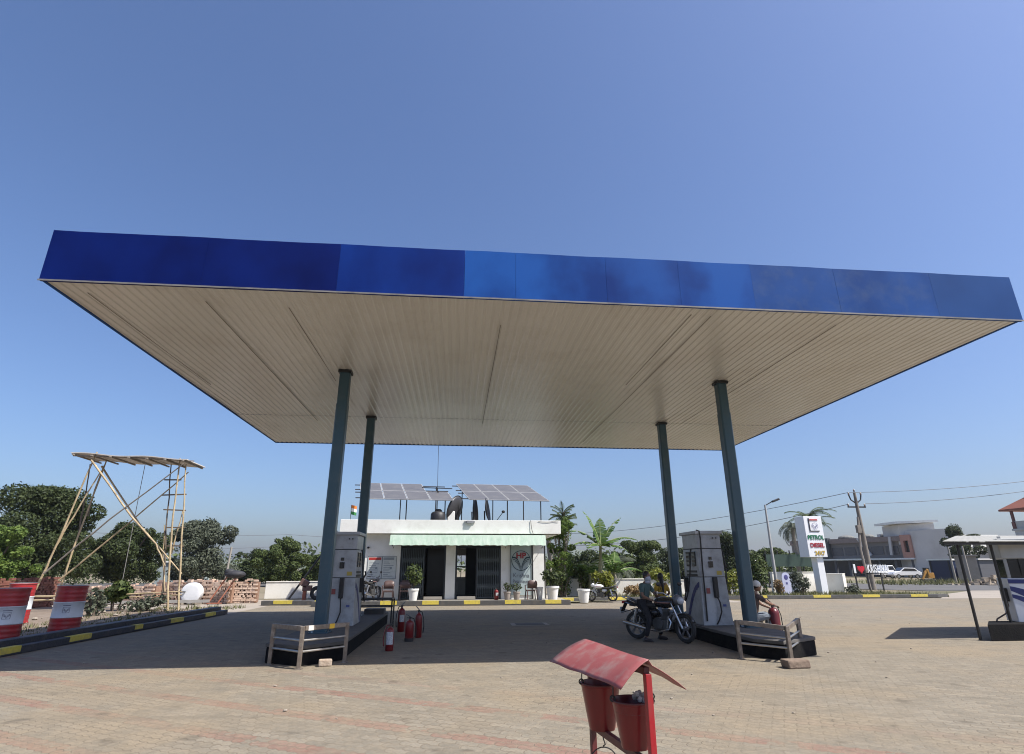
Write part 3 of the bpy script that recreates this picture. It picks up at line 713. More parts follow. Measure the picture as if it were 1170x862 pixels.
t = thing('water_tank', (-.92, 29.0, 3.31), 'small black water tank behind the roof edge of the station', 'water tank')
b = B(); b.lathe((-.95, 29.0, 3.31), [(.36, 0), (.38, .1), (.37, .3), (.38, .6), (.37, .85), (.30, .93), (.16, .98)], 20); b.build('tank_body', mat('black_plastic', (.025, .025, .027), .5), t, smooth=True)
b = B(); b.lathe((-.95, 29.0, 4.29), [(.17, 0), (.18, .05), (.12, .1)], 16); b.build('lid', mat('black_plastic', (.025, .025, .027), .5), t, smooth=True)
b = B(); b.b2(-.48, -.12, 29.0, 29.4, 3.31, 4.3); b.lathe((-.3, 29.2, 4.3), [(.14, 0), (.14, .2), (.05, .28)], 14)
tag(b.build('chimney_block', white, bevel=.02), 'small white block standing beside the black water tank on the roof', 'roof vent')
t = thing('antenna_mast', (-1.05, 30.2, 3.31), 'thin tall antenna mast with crossbar between the roof solar arrays', 'antenna')
b = B(); b.tube((-1.05, 30.2, 3.31), (-1.08, 30.2, 5.6), .028); b.tube((-1.08, 30.2, 5.6), (-1.12, 30.2, 7.9), .012); b.build('mast', black_metal, t)
b = B(); b.beam((-1.9, 30.2, 5.62), (-.3, 30.2, 5.58), .04, .04); b.beam((-1.0, 30.2, 5.35), (-1.18, 30.2, 5.6), .04, .04); b.build('crossbar', black_metal, t)
def dish(x, y, z, r, label, face, lnb=True, flat=.22, rim_only=False):
    t = thing('satellite_dish', (x, y, 3.31), label, 'satellite dish')
    fz = Vector(face).normalized(); M = fz.to_track_quat('Z', 'Y').to_matrix()
    b = B()
    b.lathe((x, y, z), [(.001 if i == 0 else r*i/7, flat*r*(i/7)**2) for i in range(8)], 28, rot=M, cap=False)
    b.build('reflector', mat('dark_dish_mesh', (.06, .06, .065), .5, metal=.3), t, smooth=True, solid=.02)
    b = B(); b.torus((x, y, z)+Vector((0, 0, 0)) if False else Vector((x, y, z))+fz*flat*r, r, .022, axis='Z', rot=M); b.build('rim', black_metal, t, smooth=True)
    b = B(); b.tube((x, y, 3.31), (x-fz.x*.05, y-fz.y*.05, z), .035); b.beam((x-.25, y, 3.34), (x+.25, y, 3.34), .06, .04); b.build('stand', black_metal, t)
    if lnb:
        tip = Vector((x, y, z))+fz*r*1.5+Vector((0, 0, -r*.3)); low = Vector((x, y, z))+M @ Vector((0, -r, 0))*.8
        if low.z > z: low = Vector((x, y, z))-M @ Vector((0, -r, 0))*.8
        b = B(); b.path([low, low+fz*r*.75+Vector((0, 0, -.12)), tip], .02, 6); b.ell(tip, (.09, .09, .07)); b.build('feed_arm', black_metal, t, smooth=True)
    return t
dish(1.42, 29.0, 4.32, .62, 'dark satellite dish with feed arm reaching right, below the right solar array', (.97, -.18, .15))
dish(.80, 29.5, 4.32, .70, 'dark satellite dish seen edge-on between two others on the roof', (.99, .10, .1), lnb=False)
dish(.05, 29.3, 4.35, .72, 'leftmost dark satellite dish, seen obliquely with open ring look', (-.80, .45, .28), lnb=False, flat=.3)
# Indian flag at left of roof
FX = A(400.5, 590, 28.3).x; t = thing('flag', (FX, 28.3, 3.8), 'small tricolour flag on a thin stick at the left roof corner', 'flag')
b = B(); b.tube((FX, 28.3, 3.75), (FX, 28.3, 4.5), .012); b.build('stick', black_metal, t)
for i, (nm, c) in enumerate((('green_band', (.03, .2, .05)), ('white_band', (.75, .75, .72)), ('orange_band', (.65, .2, .03)))):
    b = B(); z = 4.05+.15*i; b.add([(FX+.01, 28.3, z), (FX+.16, 28.24, z-.04), (FX+.26, 28.33, z-.06), (FX+.26, 28.33, z+.08), (FX+.16, 28.24, z+.11), (FX+.01, 28.3, z+.145)], [(0, 1, 4, 5), (1, 2, 3, 4)]); b.build(nm, mat(nm, c, .8), t, solid=.006)

# ------------------------------------------------ chairs, pots, plants
brown_pl = mat('dark_brown_plastic', (.075, .035, .028), .4, col2=(.055, .025, .02))
pink_pl = mat('faded_brown_plastic', (.11, .068, .06), .45, col2=(.08, .05, .045))
def chair(m, name='plastic_chair'):
    t = thing(name, (0, 0, 0), '', 'chair', 'plastic chairs in front of the station building')
    b = B(); b.box((0, 0, .42), (.44, .43, .03)); b.box((0, -.2, .39), (.44, .02, .06)); b.build('seat', m, t, bevel=.012)
    b = B(); n = 9; vs = []
    for i in range(n):
        u = i/(n-1)*2-1; x = .23*u; y = .20+.035*(1-u*u); h = .86-.08*u**4
        vs += [(x, y, .50), (x*1.02, y+.07, h)]
    b.add(vs, [(2*i, 2*i+2, 2*i+3, 2*i+1) for i in range(n-1)]); b.build('backrest', m, t, solid=.02, smooth=True)
    for sx in (-1, 1):
        b = B(); b.beam((sx*.24, -.2, .63), (sx*.24, .22, .65), .05, .025); b.beam((sx*.24, -.2, .63), (sx*.235, -.19, .42), .04, .03, up=(0, 1, 0)); b.build('armrest', m, t, bevel=.006)
        for sy in (-1, 1):
            b = B(); b.beam((sx*.21, sy*.19, .42), (sx*.25, sy*.24, 0), .045, .045, up=(0, 1, 0)); b.build('leg', m, t)
    return t
c0 = chair(pink_pl); c0.location = (-3.05, 27.75, FZ); c0['label'] = 'faded brown plastic chair under the greyish wall notice'
c1 = dup(c0, (-2.30, 27.95, FZ), .15, 'brown plastic chair nearest the left potted shrub')
c2 = dup(c0, (3.55, 27.7, FZ), -.1, 'brown plastic chair before the HP emblem panel')
c2.rotation_euler = (0, 0, pi+.1)
def pot(x, y, r, h, m, label, z=FZ, cat='plant pot'):
    t = thing('plant_pot', (x, y, z), label, cat)
    b = B(); b.lathe((x, y, z), [(r*.66, 0), (r*.72, h*.1), (r*.95, h*.85), (r*1.05, h*.86), (r*1.05, h), (r*.92, h), (r*.86, h*.8)], 22, cap=True); b.build('pot', m, t, smooth=True)
    b = B(); b.lathe((x, y, z+h*.86), [(.001, 0), (r*.88, 0)], 18, cap=False); b.build('soil', mat('potting_soil', (.05, .035, .025), .95), t)
    return t
def leafcloud(b, blobs, n, size, seed=1, flat=.5, m=0, droop=0.0, aspect=.55):
    """leaf blades spread through the outer volume of several overlapping lobes"""
    rr = random.Random(seed); tot = sum(r[0]*r[1] for _, r in blobs)
    for c, r in blobs:
        k = max(4, int(n*r[0]*r[1]/tot))
        for _ in range(k):
            while True:
                v = Vector((rr.uniform(-1, 1), rr.uniform(-1, 1), rr.uniform(-1, 1)))
                if .15 < v.length <= 1: break
            rad = v.length**.45; d = v.normalized()*rad*(1+rr.gauss(0, .07))
            p = Vector(c)+Vector((d.x*r[0], d.y*r[1], d.z*r[2]))
            nrm = (d+Vector((rr.gauss(0, flat), rr.gauss(0, flat), rr.gauss(0, flat)+.25))).normalized()
            t_ = nrm.cross(Vector((rr.gauss(0, 1), rr.gauss(0, 1), rr.gauss(0, 1)-droop))).normalized(); s_ = nrm.cross(t_)
            L_ = size*rr.uniform(.6, 1.35); W_ = L_*aspect
            b.add([p-t_*L_*.5, p+s_*W_*.5-t_*L_*.05, p+t_*L_*.5-nrm*L_*.12, p-s_*W_*.5-t_*L_*.05], [(0, 1, 2, 3)], m)
    return b
def pplant(x, y, z, r, h, lm, label, n=260, size=.12, seed=1, group=None):
    t = thing('potted_plant', (x, y, z), label, 'plant', group)
    b = B(); rr = random.Random(seed)
    for i in range(4):
        a = i*1.6; b.path([(x, y, z), (x+.04*cos(a), y+.04*sin(a), z+h*.4), (x+r*.5*cos(a), y+r*.5*sin(a), z+h*.8)], [.014, .01, .005], 6)
    b.build('stem', bark, t)
    b = B(); leafcloud(b, [((x, y, z+h*.62), (r, r, h*.42)), ((x+r*.3, y-.05, z+h*.4), (r*.6, r*.6, h*.3)), ((x-r*.35, y, z+h*.75), (r*.55, r*.5, h*.28))], n, size, seed); b.build('foliage', lm, t)
    return t
wp = mat('glossy_white_pot', (.76, .76, .74), .4, col2=(.68, .68, .65), scale=5)
gp = mat('dusty_grey_clay_pot', (.34, .29, .25), .8, col2=(.27, .23, .2), scale=5)
pot(-1.88, 27.40, .24, .52, wp, 'white round plant pot in front of the left grille door'); pplant(-1.88, 27.40, FZ+.5, .42, 1.05, L_mid, 'round leafy shrub growing in the white pot by the left door', 420, .13, 2)
pot(2.42, 27.6, .17, .36, gp, 'left one of two small clay pots by the right door pillar'); pplant(2.42, 27.6, FZ+.33, .22, .42, L_dark, 'small dark plant in the left clay pot', 120, .1, 3)
pot(2.86, 27.6, .17, .36, gp, 'right one of two small clay pots, nearest the brown chair'); pplant(2.86, 27.6, FZ+.33, .24, .40, L_dark, 'small dark plant in the clay pot nearest the brown chair', 120, .1, 4)
pot(4.50, 27.35, .30, .60, wp, 'white plant pot at the right corner of the building'); pplant(4.42, 27.35, FZ+.56, .45, .75, L_dark, 'broad-leaved plant in the white pot at the building corner', 260, .17, 5)
pot(3.95, 27.75, .17, .55, wp, 'narrow white plant pot between chair and corner pot')
pot(6.05, 27.75, .30, .60, wp, 'empty white plant pot standing alone at the verge kerb', z=.03)
# small red extinguisher beside the door pillar is added with the others
# ================================================================== FIRE EXTINGUISHERS
ext_red = mat('extinguisher_red', (.17, .008, .010), .3, col2=(.16, .009, .012), scale=6, dirt=(.12, .04, .03), dscale=8, damt=.5)
ext_dark = mat('maroon_cylinder_paint', (.085, .010, .016), .35, col2=(.11, .012, .016), scale=6)
def extinguisher(loc, r, h, label, lab=1, m=ext_red, black_base=False, group='fire extinguishers standing on the paving', rz=0.0, hose=True, nm='fire_extinguisher', cat='fire extinguisher'):
    t = thing(nm, (0, 0, 0), label, cat, group)
    b = B(); k = h*.78
    b.lathe((0, 0, 0), [(r*.9, 0), (r, .012), (r, k*.82), (r*.92, k*.90), (r*.62, k*.97), (r*.3, k), (r*.24, k+.03)], 20); b.build('cylinder', m, t, smooth=True)
    if black_base:
        b = B(); b.lathe((0, 0, .001), [(r*1.03, 0), (r*1.05, .03), (r*1.03, k*.16)], 20); b.build('base_ring', rubber, t, smooth=True)
    if lab:
        b = B(); n = 10; vs = []
        for i in range(n+1):
            a = -pi/2+(-.95+1.9*i/n)*(1 if lab == 1 else .75); z0, z1 = (k*.28, k*.82) if lab == 1 else (k*.42, k*.72)
            vs += [((r+.0025)*cos(a), (r+.0025)*sin(a), z0), ((r+.0025)*cos(a), (r+.0025)*sin(a), z1)]
        b.add(vs, [(2*i, 2*i+2, 2*i+3, 2*i+1) for i in range(n)]); lb = b.build('label_sticker', mat('extinguisher_label', (.52, .52, .50), .5, col2=(.35, .36, .38), scale=40, contrast=.08), t)
    b = B(); b.box((0, 0, k+.045), (r*.5, r*.5, .05)); b.beam((-r*.2, 0, k+.06), (r*.9, 0, h), .03, .012); b.beam((-r*.2, 0, k+.07), (r*.7, 0, k+.05), .03, .012); b.build('valve_handle', black_metal, t)
    if hose:
        b = B(); b.path([(-r*.2, 0, k+.05), (-r*.9, 0, k+.03), (-r*1.45, -.01, k*.75), (-r*1.55, -.02, k*.45), (-r*1.35, -.02, k*.2)], [.011, .011, .011, .012, .016], 8); b.build('hose', rubber if lab != 1 else m, t, smooth=True)
    t.location = loc; t.rotation_euler = (0, 0, rz)
    return t
extinguisher((-1.30, 12.72, 0), .082, .56, 'red extinguisher with big white label, nearest the left island', 1)
extinguisher((-1.02, 14.22, 0), .098, .58, 'red extinguisher with black base and small label, in the huddle of three', 2, black_base=True, rz=pi)
extinguisher((-1.40, 16.35, 0), .095, .74, 'tall dark red extinguisher at the back left of the huddle', 2, m=ext_red, rz=.3)
extinguisher((-.86, 14.95, 0), .085, .70, 'unlabelled red extinguisher at the back right of the huddle', 0, rz=pi-.3)
extinguisher((1.93, 27.9, FZ), .10, .55, 'red extinguisher before the grille of the right door', 2, rz=.4, group=None)
_c = G(888, 729.5); extinguisher((_c.x, _c.y, 0), .125, .86, 'big maroon cylinder extinguisher held by the seated person', 0, m=ext_dark, rz=pi, group=None)

# black angle-iron frame near the left island
t = thing('metal_stand', (-2.2, 17.6, 0), 'empty black angle-iron stand behind the left island', 'stand')
for x in (-2.75, -1.75):
    for y in (17.1, 17.7): b = B(); b.b2(x-.02, x+.02, y-.02, y+.02, 0, .78); b.build('leg', black_metal, t)
b = B()
for z in (.78, .58): b.b2(-2.77, -1.73, 17.08, 17.12, z-.03, z); b.b2(-2.77, -1.73, 17.68, 17.72, z-.03, z); b.b2(-2.77, -2.73, 17.12, 17.68, z-.03, z); b.b2(-1.77, -1.73, 17.12, 17.68, z-.03, z)
b.build('frame', black_metal, t)
b = B(); b.b2(-2.62, -2.05, 17.9, 18.4, 0, .46); tag(b.build('crate', mat('dark_grey_box', (.06, .06, .06), .7, col2=(.1, .09, .085)), bevel=.015), 'dark grey box on the paving behind the black stand', 'crate')

# ================================================================== OIL DRUMS
drum_red = mat('oil_drum_red', (.40, .022, .028), .38, col2=(.30, .016, .02), scale=3, dirt=(.14, .05, .04), dscale=3, damt=.5)
drum_white = mat('oil_drum_white', (.62, .64, .66), .4, col2=(.52, .54, .56), scale=3, dirt=(.3, .27, .24), dscale=3, damt=.3)
def drum(loc, label, rz=0.0, open_top=True):
    t = thing('oil_drum', (0, 0, 0), label, 'oil drum', 'red and white striped drums behind the left kerb')
    r, h = .325, 1.12
    def seg(z0, z1):
        pr = [(r, z0)]
        for q in range(1, 12):
            z = z0+(z1-z0)*q/12; pr.append((r+.004*sin(z*60), z))
        pr.append((r, z1)); return pr
    b = B(); b.lathe((0, 0, 0), [(r-.01, 0), (r+.012, .005), (r+.012, .03)]+seg(.035, .37), 32); b.build('lower_band', drum_red, t, smooth=True)
    b = B(); b.lathe((0, 0, 0), [(r, .371), (r+.01, .385), (r, .40), (r, .72), (r+.01, .735), (r, .749)], 32, cap=False); b.build('white_band', drum_white, t, smooth=True)
    b = B(); b.lathe((0, 0, 0), seg(.75, 1.085)+[(r+.014, 1.09), (r+.014, 1.12), (r-.01, 1.12), (r-.012, 1.075), (.001, 1.07)], 32, cap=False); b.build('upper_band', drum_red, t, smooth=True)
    b = B(); b.lathe((0, 0, 1.071), [(.001, 0), (r-.014, 0), (r-.013, .05)], 28, cap=False); b.torus((0, 0, 1.12), r+.004, .008, axis='Z', n=32, k=6); b.build('lid', mat('grey_drum_lid', (.25, .26, .28), .5), t, smooth=True)
    ink = mat('blue_grey_ink', (.10, .10, .16), .5)
    b = B()
    for (u, z, wd, hh) in ((0, .665, .16, .014), (-.068, .56, .008, .13), (.068, .56, .008, .13), (0, .625, .14, .006), (0, .495, .14, .006)):
        n = 4; vs = []
        for i in range(n+1):
            a = -pi/2+(u+wd*(i/n-.5))/r; vs += [((r+.003)*cos(a), (r+.003)*sin(a), z-hh/2), ((r+.003)*cos(a), (r+.003)*sin(a), z+hh/2)]
        b.add(vs, [(2*i, 2*i+2, 2*i+3, 2*i+1) for i in range(n)])
    for sg in (-1, 1):
        for q, (z0) in enumerate((.58, .555)):
            vs = []
            for i in range(6):
                u = i/5; a = -pi/2+sg*(.055-.052*u)/r; z = z0-.055*u*u; vs += [((r+.003)*cos(a), (r+.003)*sin(a), z), ((r+.003)*cos(a), (r+.003)*sin(a), z+.014)]
            b.add(vs, [(2*i, 2*i+2, 2*i+3, 2*i+1) for i in range(5)])
    b.build('printed_emblem', ink, t)
    t.location = loc; t.rotation_euler = (0, 0, rz); t['label'] = label
    return t
dr = drum((-9.76, 16.3, .06), 'red and white drum standing alone, nearest the bamboo tower', .42)
dup(dr, (-9.95, 14.5, .06), .62, 'red and white drum cut by the left edge of the photo')
dup(dr, (-13.05, 19.4, .06), .45, 'sunlit red and white drum behind the other two drums')

# ================================================================== FIRE BUCKET STAND (foreground)
stand_red = mat('fire_stand_red', (.30, .012, .018), .35, col2=(.30, .012, .018), scale=4, dirt=(.16, .06, .05), dscale=9, damt=.5, spec=.5)
stand_dark = mat('fire_stand_weathered', (.12, .02, .02), .5, col2=(.07, .02, .018), scale=8)
st = thing('fire_bucket_stand', (.98, 3.5, 0), 'rusty red fire bucket stand with bent sheet roof in the foreground', 'bucket stand')
pL = G(672, 768, 1.075); pR = G(739, 762, 1.075)
a_, c_ = Vector((.885, 3.95, 0)), Vector((1.0, 3.14, 0))
hz = 1.08
for nm, p, m in (('post', a_, stand_dark), ('post', c_, stand_red)):
    b = B(); b.box((p.x, p.y, hz/2), (.034, .034, hz), .2); b.build(nm, m, st, bevel=.003)
b = B(); b.beam((a_.x, a_.y, hz+.012), (c_.x, c_.y, hz+.012), .03, .035); b.build('top_bar', stand_dark, st, bevel=.003)
b = B(); b.beam((a_.x, a_.y+.0, .665), (c_.x, c_.y, .665), .03, .04); b.build('lower_bar', stand_dark, st, bevel=.003)
b = B(); b.beam((a_.x-.13, a_.y-.02, .015), (a_.x+.13, a_.y+.02, .015), .04, .03); b.beam((c_.x-.13, c_.y-.02, .015), (c_.x+.13, c_.y+.02, .015), .04, .03); b.build('foot', stand_dark, st)
# roof sheet: curved in the middle, uneven ends
sheet_m = mat('dusty_red_sheet_metal', (.27, .055, .055), .55, col2=(.31, .10, .092), scale=5, streak=(1, 1, 1), dirt=(.30, .20, .175), dscale=9, damt=.8, bump=.08, bscale=10)
rd = (c_-a_).normalized(); ac = Vector((rd.y, -rd.x, 0))
if ac.x > 0: ac = -ac      # ac points to the left (downhill on the lit side)
R0 = a_+Vector((0, 0, hz))-rd*.08; R1 = c_+Vector((0, 0, hz))+rd*.03
b = B(); nu, nv = 22, 12; vs = []
for j in range(nv+1):
    v = j/nv
    for i in range(nu+1):
        u = i/nu*2-1
        wl = .25-.085*v if u > 0 else .275-.075*v
        x = u*wl; drop = .075*abs(u)+.05*u*u + (.02*v if u < 0 else 0)
        p = R0.lerp(R1, v)+ac*x+Vector((0, 0, .068-drop+.002*sin(7*v+3*u)+.0025*sin(19*v+5*u)*abs(u)))
        vs.append(p)
m_ = nu+1
b.add(vs, [(j*m_+i, j*m_+i+1, (j+1)*m_+i+1, (j+1)*m_+i) for j in range(nv) for i in range(nu)])
b.build('roof_sheet', sheet_m, st, smooth=True, solid=.003)
b = B(); q = a_+rd*.16
b.path([(q.x, q.y, .65), (q.x+.004, q.y, .625), (q.x+.012, q.y-.005, .60), (q.x, q.y, .59)], .004, 6)
b.torus((q.x+.0, q.y, .50), .085, .0035, axis='Y', n=26, k=6)
b.build('hanging_ring', black_metal, st, smooth=True)
bucket_m = mat('bucket_red_paint', (.18, .006, .010), .3, col2=(.12, .005, .008), scale=5, streak=(3, 3, .6), dirt=(.035, .01, .01), dscale=5, damt=.5)
def bucket(p, rim_z, r, h, label, tilt=0.0):
    t = thing('fire_bucket', (p.x, p.y, rim_z-h), label, 'bucket', 'red fire buckets hanging in the stand')
    b = B(); n = 30; zb = rim_z-h
    b.lathe((p.x, p.y, zb), [(.001, .008), (r*.60, .0), (r*.63, .0), (r*.66, .012), (r*.985, h-.015), (r*1.03, h-.012), (r*1.03, h), (r*.97, h), (r*.62, .03), (.001, .03)], n, cap=False)
    o = b.build('bucket_body', bucket_m, t, smooth=True)
    b = B(); b.torus((p.x, p.y, rim_z-.003), r*1.01, .005, axis='Z', n=n, k=8); b.build('rolled_rim', stand_dark, t, smooth=True)
    for s in (-1, 1):
        b = B(); q = p+ac*s*r*1.02; b.torus((q.x, q.y, rim_z+.008), .014, .004, axis='Y', n=14, k=6); b.build('handle_ear', black_metal, t, smooth=True)
    b = B(); pts = []
    for i in range(17):
        a = pi*i/16; pts.append(p+ac*(r*cos(a))+Vector((0, 0, rim_z+.01+(hz-rim_z-.03)*sin(a)**.55)))
    b.path(pts, .0035, 6); b.build('bail_handle', black_metal, t, smooth=True)
    b = B(); b.lathe((p.x, p.y, rim_z-.045), [(.001, .02), (r*.5, .012), (r*.93, -.01)], 20, cap=False); b.build('sand_fill', mat('bucket_sand', (.20, .16, .12), .95, col2=(.1, .08, .06), scale=20, bump=.8, bscale=60), t)
    return t
bucket(a_+rd*.16, .93, .120, .25, 'rear red fire bucket, half covered by the bent red roof')
tb = bucket(a_+rd*.62, .925, .112, .225, 'front red fire bucket with rubbish showing over its rim')
b = B(); rr = random.Random(8); p = a_+rd*.62
for i in range(16): c = p+Vector((rr.uniform(.01, .08), rr.uniform(-.05, .05), .925+rr.uniform(0, .03))); b.ell(c, (.014, .012, .016), 6, 4)
tag(b.build('crumpled_wrapper', mat('white_litter', (.5, .48, .45), .7)), 'crumpled pale litter stuffed in the front fire bucket', 'litter')

# ================================================================== MOTORCYCLE
def motorcycle(label, tank_m, stripe_m, group=None):
    """x forward, wheels at x=-.62 and +.64"""
    t = thing('motorcycle', (0, 0, 0), label, 'motorcycle', group)
    def wheel(x, rot=None, c=None, tz=None):
        c = Vector((x, 0, .305)); Mr = Matrix.Rotation(tz or 0, 3, 'Z')
        b = B(); b.torus(c, .262, .043, axis='Y', n=36, k=10, rot=Mr); w_ = b.build('wheel', rubber, t, smooth=True)
        b = B(); b.torus(c, .215, .012, axis='Y', n=36, k=6, squash=2.0, rot=Mr)
        for i in range(5):
            a = 2*pi*i/5+.3
            for s in (-.1, .1):
                b.beam(c+Mr @ Vector((.04*cos(a), 0, .04*sin(a))), c+Mr @ Vector((.21*cos(a+s), 0, .21*sin(a+s))), .018, .016, up=Mr @ Vector((0, 1, 0)))
        b.lathe(c, [(.05, -.05), (.05, .05)], 14, axis='Y', rot=Mr); b.build('rim', mat('grey_alloy', (.20, .20, .21), .4, metal=.6), w_, smooth=True)
        return w_
    STEER = -.30; MS = Matrix.Rotation(STEER, 3, 'Z')
    wheel(-.62); wheel(.64, tz=STEER)
    b = B()
    for pts in ([(-.05, 0, .40), (-.1, 0, .72), (.36, 0, .80), (.42, 0, .72), (.22, 0, .32), (-.05, 0, .28), (-.05, 0, .40)], [(-.1, .07, .72), (-.72, .1, .74)], [(-.1, -.07, .72), (-.72, -.1, .74)], [(-.12, .08, .42), (-.62, .1, .305)], [(-.12, -.08, .42), (-.62, -.1, .305)], [(-.1, .1, .42), (-.52, .1, .74)], [(-.1, -.1, .42), (-.52, -.1, .74)]): b.path(pts, .018, 8)
    b.build('frame', black_metal, t, smooth=True)
    b = B()
    for s in (-1, 1): b.tube((-.62, s*.13, .33), (-.50, s*.13, .68), .032); b.tube((-.59, s*.13, .42), (-.53, s*.13, .60), .042)
    b.build('shock_absorber', chrome, t, smooth=True)
    # engine
    eng = mat('engine_grey', (.10, .10, .10), .45, metal=.5)
    b = B(); b.lathe((.02, 0, .37), [(.13, -.13), (.14, -.06), (.14, .06), (.13, .13)], 18, axis='Y'); b.box((.16, 0, .36), (.26, .2, .2))
    for q in range(7): b.box((.19, 0, .48+q*.024), (.19, .17, .012))
    b.box((.19, 0, .55), (.12, .12, .2)); b.box((.19, 0, .67), (.14, .14, .05)); b.build('engine', eng, t, bevel=.01)
    b = B(); b.path([(.27, -.06, .52), (.34, -.08, .42), (.30, -.1, .27), (.05, -.12, .21), (-.2, -.14, .24)], .02, 8); b.path([(-.2, -.15, .245), (-.42, -.16, .29), (-.86, -.17, .37)], [.03, .046, .046], 12); b.build('exhaust', chrome, t, smooth=True)
    # tank
    b = B(); b.ell((.18, 0, .83), (.29, .145, .125), 20, 12); b.build('fuel_tank', tank_m, t, smooth=True)
    b = B()
    for s in (-1, 1): b.ell((.18, s*.118, .825), (.20, .03, .022), 12, 6)
    b.build('tank_stripe', stripe_m, t, smooth=True)
    b = B(); b.ell((-.15, 0, .60), (.17, .125, .11), 16, 8); b.build('side_panel', tank_m, t, smooth=True)
    # seat
    b = B(); n = 10; vs = []
    prof = [(.0, .0), (.10, .005)]
    for i in range(n+1):
        u = i/n; x = -.02-.78*u; z = .80+.05*u+.03*max(0, u-.45)*2-.02*sin(pi*u); w = .11+.035*sin(pi*min(u*1.3, 1))
        vs += [(x, -w, z-.05), (x, -w*.85, z), (x, w*.85, z), (x, w, z-.05), (x, w*.8, z-.09), (x, -w*.8, z-.09)]
    b.add(vs, [(6*i+k, 6*i+6+k, 6*i+6+(k+1) % 6, 6*i+(k+1) % 6) for i in range(n) for k in range(6)]+[(0, 1, 2, 3, 4, 5), tuple(6*n+k for k in range(6))[::-1]]); b.build('seat', rubber, t, smooth=True)
    b = B(); b.path([(-.55, .13, .80), (-.83, .13, .90), (-.92, .09, .92), (-.92, -.09, .92), (-.83, -.13, .90), (-.55, -.13, .80)], .013, 8); b.build('grab_rail', chrome, t, smooth=True)
    b = B(); b.add([(-.60, -.08, .72), (-.60, .08, .72), (-.88, .08, .80), (-.88, -.08, .80), (-1.02, -.07, .55), (-1.02, .07, .55), (-.62, -.08, .66), (-.62, .08, .66)], [(0, 1, 2, 3), (3, 2, 5, 4), (6, 7, 5, 4)]); b.build('rear_mudguard', tank_m, t, solid=.01)
    b = B(); b.box((-.93, 0, .80), (.06, .16, .06)); b.build('tail_lamp', mat('tail_red', (.35, .01, .01), .2), t, bevel=.01)
    b = B(); b.box((-1.0, 0, .62), (.01, .2, .14)); b.build('number_plate', mat('plate_white', (.6, .6, .58), .5), t)
    # front end, steered
    def S(x, y, z): v = MS @ Vector((x-.64, y, 0)); return (v.x+.64+0, v.y, z)
    def SP(x, y, z):      # steering axis leans back
        bx = .64-(z-.305)*.46; v = MS @ Vector((x-bx, y, 0)); return (v.x+bx, v.y, z)
    b = B()
    for s in (-1, 1):
        b.tube(S(.64, s*.085, .305), SP(.64-.235, s*.085, .82), .018); b.tube(S(.64, s*.085, .305), SP(.53, s*.085, .55), .026)
    b.build('fork', chrome, t, smooth=True)
    b = B(); b.path([SP(.28, -.36, 1.04), SP(.36, -.22, 1.04), SP(.42, -.08, .94), SP(.42, .08, .94), SP(.36, .22, 1.04), SP(.28, .36, 1.04)], .012, 8); b.build('handlebar', chrome, t, smooth=True)
    for s in (-1, 1):
        b = B(); b.tube(SP(.25, s*.38, 1.04), SP(.33, s*.25, 1.04), .018); b.build('grip', rubber, t, smooth=True)
        b = B(); b.tube(SP(.35, s*.24, 1.04), SP(.36, s*.30, 1.20), .006); b.ell(SP(.36, s*.32, 1.23), (.02, .07, .045), 10, 6, rot=MS); b.build('mirror', black_metal, t, smooth=True)
    b = B(); b.ell(SP(.54, 0, .90), (.10, .105, .115), 16, 10, rot=MS); b.build('headlamp_cowl', mat('silver_cowl', (.16, .165, .18), .35, metal=.3), t, smooth=True)
    b = B(); b.ell(SP(.635, 0, .88), (.06, .09, .08), 14, 8, rot=MS); b.build('headlight', mat('lamp_glass', (.5, .52, .55), .1), t, smooth=True)
    b = B(); vs = []
    for i in range(10):
        a = R(25+i*14)
        for y in (-.05, 0, .05):
            rr_ = .325-(.012 if y else 0); v = MS @ Vector((rr_*cos(a), y, 0)); vs.append((.64+v.x, v.y, .305+rr_*sin(a)))
    b.add(vs, [(3*i+k, 3*i+3+k, 3*i+4+k, 3*i+1+k) for i in range(9) for k in (0, 1)]); b.build('front_mudguard', tank_m, t, smooth=True, solid=.006)
    b = B(); b.path([(.30, .2, .3), (.36, .2, .55), (.40, .0, .62), (.36, -.2, .55), (.30, -.2, .3)], .012, 8); b.build('leg_guard', chrome, t, smooth=True)
    b = B(); b.tube((.05, -.26, .27), (.05, .26, .27), .012); b.tube((.05, -.3, .28), (.05, -.2, .28), .02); b.tube((.05, .3, .28), (.05, .2, .28), .02); b.build('footrest', rubber, t, smooth=True)
    b = B(); b.tube((-.1, .1, .28), (-.16, .24, .0), .012); b.build('side_stand', black_metal, t)
    return t
mc = motorcycle('black motorcycle parked under the canopy beside the right dispenser', mat('black_tank', (.016, .016, .018), .22, col2=(.02, .02, .022)), mat('silver_red_stripe', (.30, .16, .15), .3))
fr_, bk_ = Vector((5.12, 13.15)), Vector((4.33, 14.10)); mcc = (fr_+bk_)/2; man = math.atan2(fr_.y-bk_.y, fr_.x-bk_.x)
mc.location = (mcc.x, mcc.y, 0); mc.rotation_euler = (R(0), 0, man)
m2 = dup(mc, (-3.95, 26.9, FZ-.0), 1.25, 'dark motorcycle parked end-on before the left wall of the station')
m2.location = (-3.85, 27.75, FZ)
m3 = copy_tree(mc); m3.location = (7.15, 28.6, 0.03); m3.rotation_euler = (0, 0, 2.7); m3['label'] = 'small motorcycle with white tank parked at the planted verge by the banana plant'
for ch in [o for o in bpy.data.objects if o.parent == m3]:
    if ch.name.startswith(('fuel_tank', 'side_panel', 'front_mudguard', 'rear_mudguard', 'headlamp_cowl')):
        ch.data = ch.data.copy(); ch.data.materials.clear(); ch.data.materials.append(white_clean)
m3.scale = (.82,)*3

